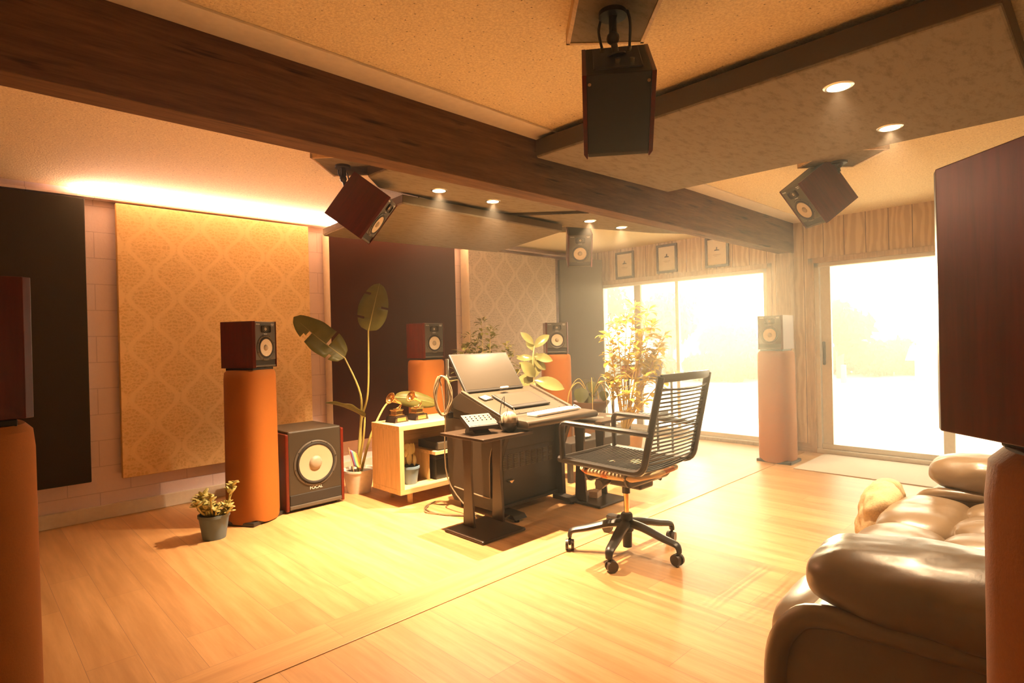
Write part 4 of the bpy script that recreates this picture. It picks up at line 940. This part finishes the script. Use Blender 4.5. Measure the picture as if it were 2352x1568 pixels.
t = thing('seat_cushion', 'flat cream and orange patterned cushion tucked under the chair seat', 'cushion', (2.93, 2.03, .474))
cushion((0, 0, .036), (.262, .24, .040), (3.5, 3.5, 2), 4, .014, 3).build('cushion_cover', m_pillow(), t, smooth=True)

# ================================================================== LEATHER SOFA
ox, oy = 2.70, .0; t = thing('leather_sofa', 'glossy taupe leather recliner sofa at the lower right of the room', 'sofa', (ox, oy, 0)); M = at(ox, oy)
def arm(x0, x1, yf, zb, zp, ph):
    P = [(-.40, .03), (yf, .03)]
    for i in range(9): a = i/8*PI/2; P.append((yf-.12+.15*math.cos(a)-.03*(1-math.sin(a)), zb-.15+.15*math.sin(a)))
    P += [(-.40, zb+.02)]
    b = B(M); b.prism(P, x0, x1, 'X', bevel=.012); o = b.build('arm_body', M_LEATHER, t, smooth=True)
    b = B(M); b.tube([(x0, yf+.022, .03), (x0, yf+.025, zb-.32), (x0, yf+.02, zb-.14), (x0, yf-.015, zb-.055), (x0, yf-.08, zb-.01), (x0, yf-.28, zb), (x0, -.38, zb+.01)], .028, 12, smooth=5); b.build('arm_piping', M_LEATHER, o, smooth=True)
    cy = yf-.040-.445
    c = cushion(((x0+x1)/2-ox, cy, zp), ((x1-x0)/2+.05, .445, ph), (2.8, 4.2, 2.3), 5, .010, 5+x0, None, ((1, -.18, .028, .12),))
    c.build('arm_pad', M_LEATHER, t, smooth=True)
    for dy in (-.012, .012):
        b = B(M); b.tube([((x0+x1)/2+((x1-x0)/2+.05)*.95*math.copysign(abs(math.cos(q))**.72, math.cos(q)), cy-.18*.445+dy*1.6, zp+ph*.955*math.copysign(abs(math.sin(q))**.88, math.sin(q))) for q in (i/18*PI for i in range(-3, 22))], .0028, 6); b.build('arm_stitching', M_THREAD, o, smooth=True)
M_THREAD = mat_plain('tan_thread', (.45, .32, .18), .6)
arm(1.50, 1.76, .58, .62, .695, .098); arm(3.48, 3.76, .68, .50, .585, .105)
b = B(M); b.box(1.76, 3.48, -.38, .56, .05, .30, .02); b.build('sofa_base', M_LEATHER, t)
W3 = 1.72/3
for k in range(3):
    cx = 1.76+W3*(k+.5)-ox
    cushion((cx, .59, .385), (W3/2+.004, .175, .115), (5.5, 2.6, 3.0), 5, .005, 20+k).build('footrest_cushion', M_LEATHER, t, smooth=True)
    cushion((cx-W3/4, .27, .415), (W3/4+.004, .20, .105), (3.6, 3.0, 2.4), 5, .007, 30+k).build('seat_cushion_pad', M_LEATHER, t, smooth=True)
    cushion((cx+W3/4, .27, .415), (W3/4+.004, .20, .105), (3.6, 3.0, 2.4), 5, .007, 40+k).build('seat_cushion_pad', M_LEATHER, t, smooth=True)
    for j in range(3):
        cushion((cx, -.06-.06*j, .52+.17*j), (W3/2+.002, .11, .105), (3.2, 2.2, 2.2), 4, .012, 50+3*k+j).build('backrest_pad', M_LEATHER, t, smooth=True)
b = B(M); b.box(1.70, 3.72, -.46, -.22, .05, .94, .05); b.build('backrest_frame', M_LEATHER, t, smooth=True)
t = thing('throw_blanket', 'fluffy cream throw draped at the far end of the sofa', 'blanket', (3.46, .86, .28))
cushion((0, -.02, .08), (.20, .09, .18), (2.6, 2.2, 2.4), 5, .035, 70, Euler((.3, 0, .1)).to_matrix()).build('fleece', mat_plain('cream_fleece', (.80, .62, .36), .95, nscale=120, namt=.3, bump=.9), t, smooth=True)

# ================================================================== WINDOW SIDE
t = thing('door_mat', 'pale flat mat lying on the floor before the glass door', 'mat', (6.20, 1.50, 0))
b = B(); b.box(-.44, .44, -.62, .61, 0, .008, .003); b.build('mat', mat_plain('beige_mat', (.62, .52, .42), .9, nscale=220, namt=.2, bump=.4), t)
M_FRAME = mat_plain('dark_picture_frame', (.06, .04, .025), .35)
for k, (y, z0, lab) in enumerate(((4.63, 2.105, 'framed certificate over the window, nearest the corner panel'), (3.975, 2.12, 'framed certificate over the window, the middle one of three'), (3.29, 2.12, 'framed certificate over the window, nearest the beam post'))):
    t = thing('picture_frame', lab, 'picture', (XW-.001, y, z0), 0, 'framed certificates above the wide window')
    for nm, q in (('frame', (-.15, .15, 0, .03)), ('frame', (-.15, .15, .34, .37)), ('frame', (-.15, -.12, .03, .34)), ('frame', (.12, .15, .03, .34))):
        b = B(); b.box(-.022, 0, *q, .003); b.build('frame_bar', M_FRAME, t)
    b = B(); b.box(-.012, -.002, -.12, .12, .03, .34); b.build('mount_paper', mat_plain('certificate_paper', (.9, .84, .72), .7), t)
    b = B(); b.prism([(-.035, .20), (.035, .20), (.028, .213), (.01, .217), (.006, .245), (-.008, .245), (-.006, .217), (-.028, .212)], -.0135, -.0115, 'X'); b.build('printed_emblem', M_BLACK, t)
    b = B(); b.box(-.0128, -.0115, -.05, .05, .150, .154); b.box(-.0128, -.0115, -.035, .035, .135, .138); b.split('printed_line', mat_plain('grey_ink', (.4, .33, .25), .7), t)
# plant stand with three shelves
sx, sy = 5.52, 3.62
t = thing('plant_stand', 'black metal plant stand with shelves before the wide window', 'plant stand', (sx, sy, 0), .15)
for x in (-.2, .2):
    for y in (-.26, .26): b = B(); b.box(x-.01, x+.01, y-.01, y+.01, 0, .86); b.build('post', M_BLKMET, t)
for z in (.42, .85): b = B(); b.box(-.22, .22, -.28, .28, z-.012, z, .002); b.build('shelf', M_BLKMET, t)
t = thing('plant_pot', 'square terracotta planter on the top shelf of the black plant stand', 'plant pot', (5.46, 3.72, .85), .15)
b = B(); b.prism([(-.10, -.07), (.10, -.07), (.10, .07), (-.10, .07)], 0, .13, 'Z', bevel=.006); b.build('planter', M_TERRA, t); b = B(); b.box(-.09, .09, -.06, .06, .125, .133); b.build('soil', M_SOIL, t)
leafy(t, .12, [(.0, .05, .22), (-.06, -.05, .2), (.06, .0, .24)], 10, .05, .5, M_LF_OL, 61, .003)
t = thing('plant_pot', 'grey round pot with spiky leaves on the top shelf of the plant stand', 'potted plant', (5.52, 3.45, .85)); pot(t, .06, .085, .17, mat_plain('grey_stoneware', (.36, .30, .26), .6))
L = B(); rnd = random.Random(8)
for k in range(14): a = k*2.4; el = rnd.uniform(.1, 1.2); L.leaf((0, 0, .15), (math.cos(a)*math.cos(el), math.sin(a)*math.cos(el), math.sin(el)), .17, .022, (0, 0, 1), .9, .3, 6)
L.build('leaves', M_LF_YL, t, smooth=True)
t = thing('tray', 'black tray with striped surface on the lower shelf of the plant stand', 'tray', (5.50, 3.60, .42), .15)
b = B(); b.box(-.17, .17, -.22, .22, 0, .012, .004); b.box(-.17, .17, -.22, -.205, .012, .05); b.box(-.17, .17, .205, .22, .012, .05); b.build('tray_body', M_BLKMET, t)
b = B()
for k in range(7): b.box(-.15, .15, -.18+k*.055, -.18+k*.055+.025, .0125, .016)
b.build('tray_stripes', mat_plain('pale_stripes', (.6, .58, .54), .4), t)
# bowl planter on black pedestal, left of the stand
qx, qy = 5.0, 3.93
t = thing('pedestal', 'dark square pedestal under the wide brown bowl planter', 'pedestal', (qx, qy, 0), .2)
b = B(); b.box(-.15, .15, -.15, .15, 0, .44, .008); b.build('pedestal_body', mat_plain('brown_crate', (.16, .09, .05), .6), t); b = B(); b.box(-.165, .165, -.165, .165, .44, .46, .004); b.build('pedestal_top', M_BLKMET, t)
t = thing('bowl_planter', 'wide brown bowl planter with heart-shaped leaves by the window', 'potted plant', (qx, qy, .46))
b = B(); b.lathe([(0, 0), (.11, 0), (.17, .10), (.195, .135), (.20, .15), (.19, .15), (.16, .12), (0, .12)], 40); b.build('bowl', mat_plain('brown_plastic_pot', (.17, .10, .07), .4), t, smooth=True); b = B(); b.lathe([(0, .123), (.162, .124)], 28); b.build('soil', M_SOIL, t)
L = B(); S = B()
for x, y, z, s_ in ((-.09, .06, .30, .19), (.02, -.02, .36, .15), (.10, -.10, .26, .12), (-.02, .02, .24, .16), (.16, -.14, .40, .11)):
    S.tube([(0, 0, .12), (x*.4, y*.4, z*.8), (x, y, z)], .004, 6, smooth=4); L.leaf((x, y, z), (-.35, -.2, -.85), s_, s_*.85, (-.7, -.65, .3), .1, .15, 8, .7)
L.build('leaves', M_LF_DK, t, smooth=True); S.build('stems', M_STEM, t, smooth=True)
S = B(); rnd = random.Random(4)
for k in range(9):
    a = rnd.uniform(1.6, 5.2); S.tube([(0, 0, .13), (math.cos(a)*.12, math.sin(a)*.12, .34+rnd.random()*.1), (math.cos(a)*.24, math.sin(a)*.24, .25), (math.cos(a)*.27, math.sin(a)*.27, -.02-rnd.random()*.1)], .003, 5, smooth=5)
S.build('trailing_stems', mat_plain('yellow_stem', (.62, .44, .12), .5), t, smooth=True)
# airy grass plant standing at the window corner
t = thing('grassy_plant', 'thin arching grass-leaved plant in a small pot by the window corner', 'potted plant', (5.75, 4.42, 0)); pot(t, .09, .12, .22, M_BLUEPOT)
S = B(); S.tube([(0, 0, .19), (.02, 0, .5), (0, .02, .74)], .010, 8, smooth=4); S.build('stem', M_WOODSTEM, t, smooth=True); L = B(); rnd = random.Random(9)
for k in range(16):
    a = k*2.4; el = rnd.uniform(.0, 1.0); L.leaf((0, .02, .72), (math.cos(a)*math.cos(el), math.sin(a)*math.cos(el), math.sin(el)), rnd.uniform(.28, .42), .014, (0, 0, 1), .9, .3, 8)
L.build('leaves', M_LF_OL, t, smooth=True)
# low black bench with things on it
t = thing('low_bench', 'low black bench behind the right side table, under the plants', 'bench', (4.36, 3.44, 0), -.1)
b = B(); b.box(-.40, .40, -.14, .14, .24, .36, .006); b.build('bench_top', M_BLKMET, t)
for x in (-.38, .38):
    for y in (-.10, .10): b = B(); b.box(x-.02, x+.02, y-.02, y+.02, 0, .24); b.build('leg', M_BLKMET, t)
t = thing('plastic_bag', 'crumpled pale plastic bag lying on the low black bench', 'bag', (4.25, 3.45, .36))
cushion((0, 0, .022), (.09, .07, .022), (2, 2, 2), 3, .02, 80).build('bag', mat_plain('pale_film', (.55, .58, .58), .15), t, smooth=True)
t = thing('small_clamp', 'small white clamp fixture standing on the low black bench', 'clamp', (4.68, 3.40, .36))
b = B(); b.box(-.05, .05, -.012, .012, .07, .088, .004); b.box(-.012, .012, -.012, .012, 0, .075, .004); b.build('clamp_body', M_WHITE, t)

# ================================================================== added haze volume standing in for lens glare around windows and lamps
def haze(name, x0, dens, g=.8):
    m = bpy.data.materials.new(name); m.use_nodes = True; n = m.node_tree.nodes; n.clear()
    v = n.new('ShaderNodeVolumeScatter'); o = n.new('ShaderNodeOutputMaterial'); v.inputs['Color'].default_value = (1, .93, .82, 1); v.inputs['Density'].default_value = dens; v.inputs['Anisotropy'].default_value = g
    m.node_tree.links.new(v.outputs[0], o.inputs['Volume'])
    b = B(); b.box(x0, XW-.02, YR+.01, YL-.01, .001, ZC-.001); b.build('haze', m, kind='structure')
haze('lens_glare_haze', XB+.01, HAZE)
# denser added haze for the lens glare at the windows
for x0, d in ((3.5, .018), (5.1, .024)): haze('lens_glare_haze_window', x0, d, .55)
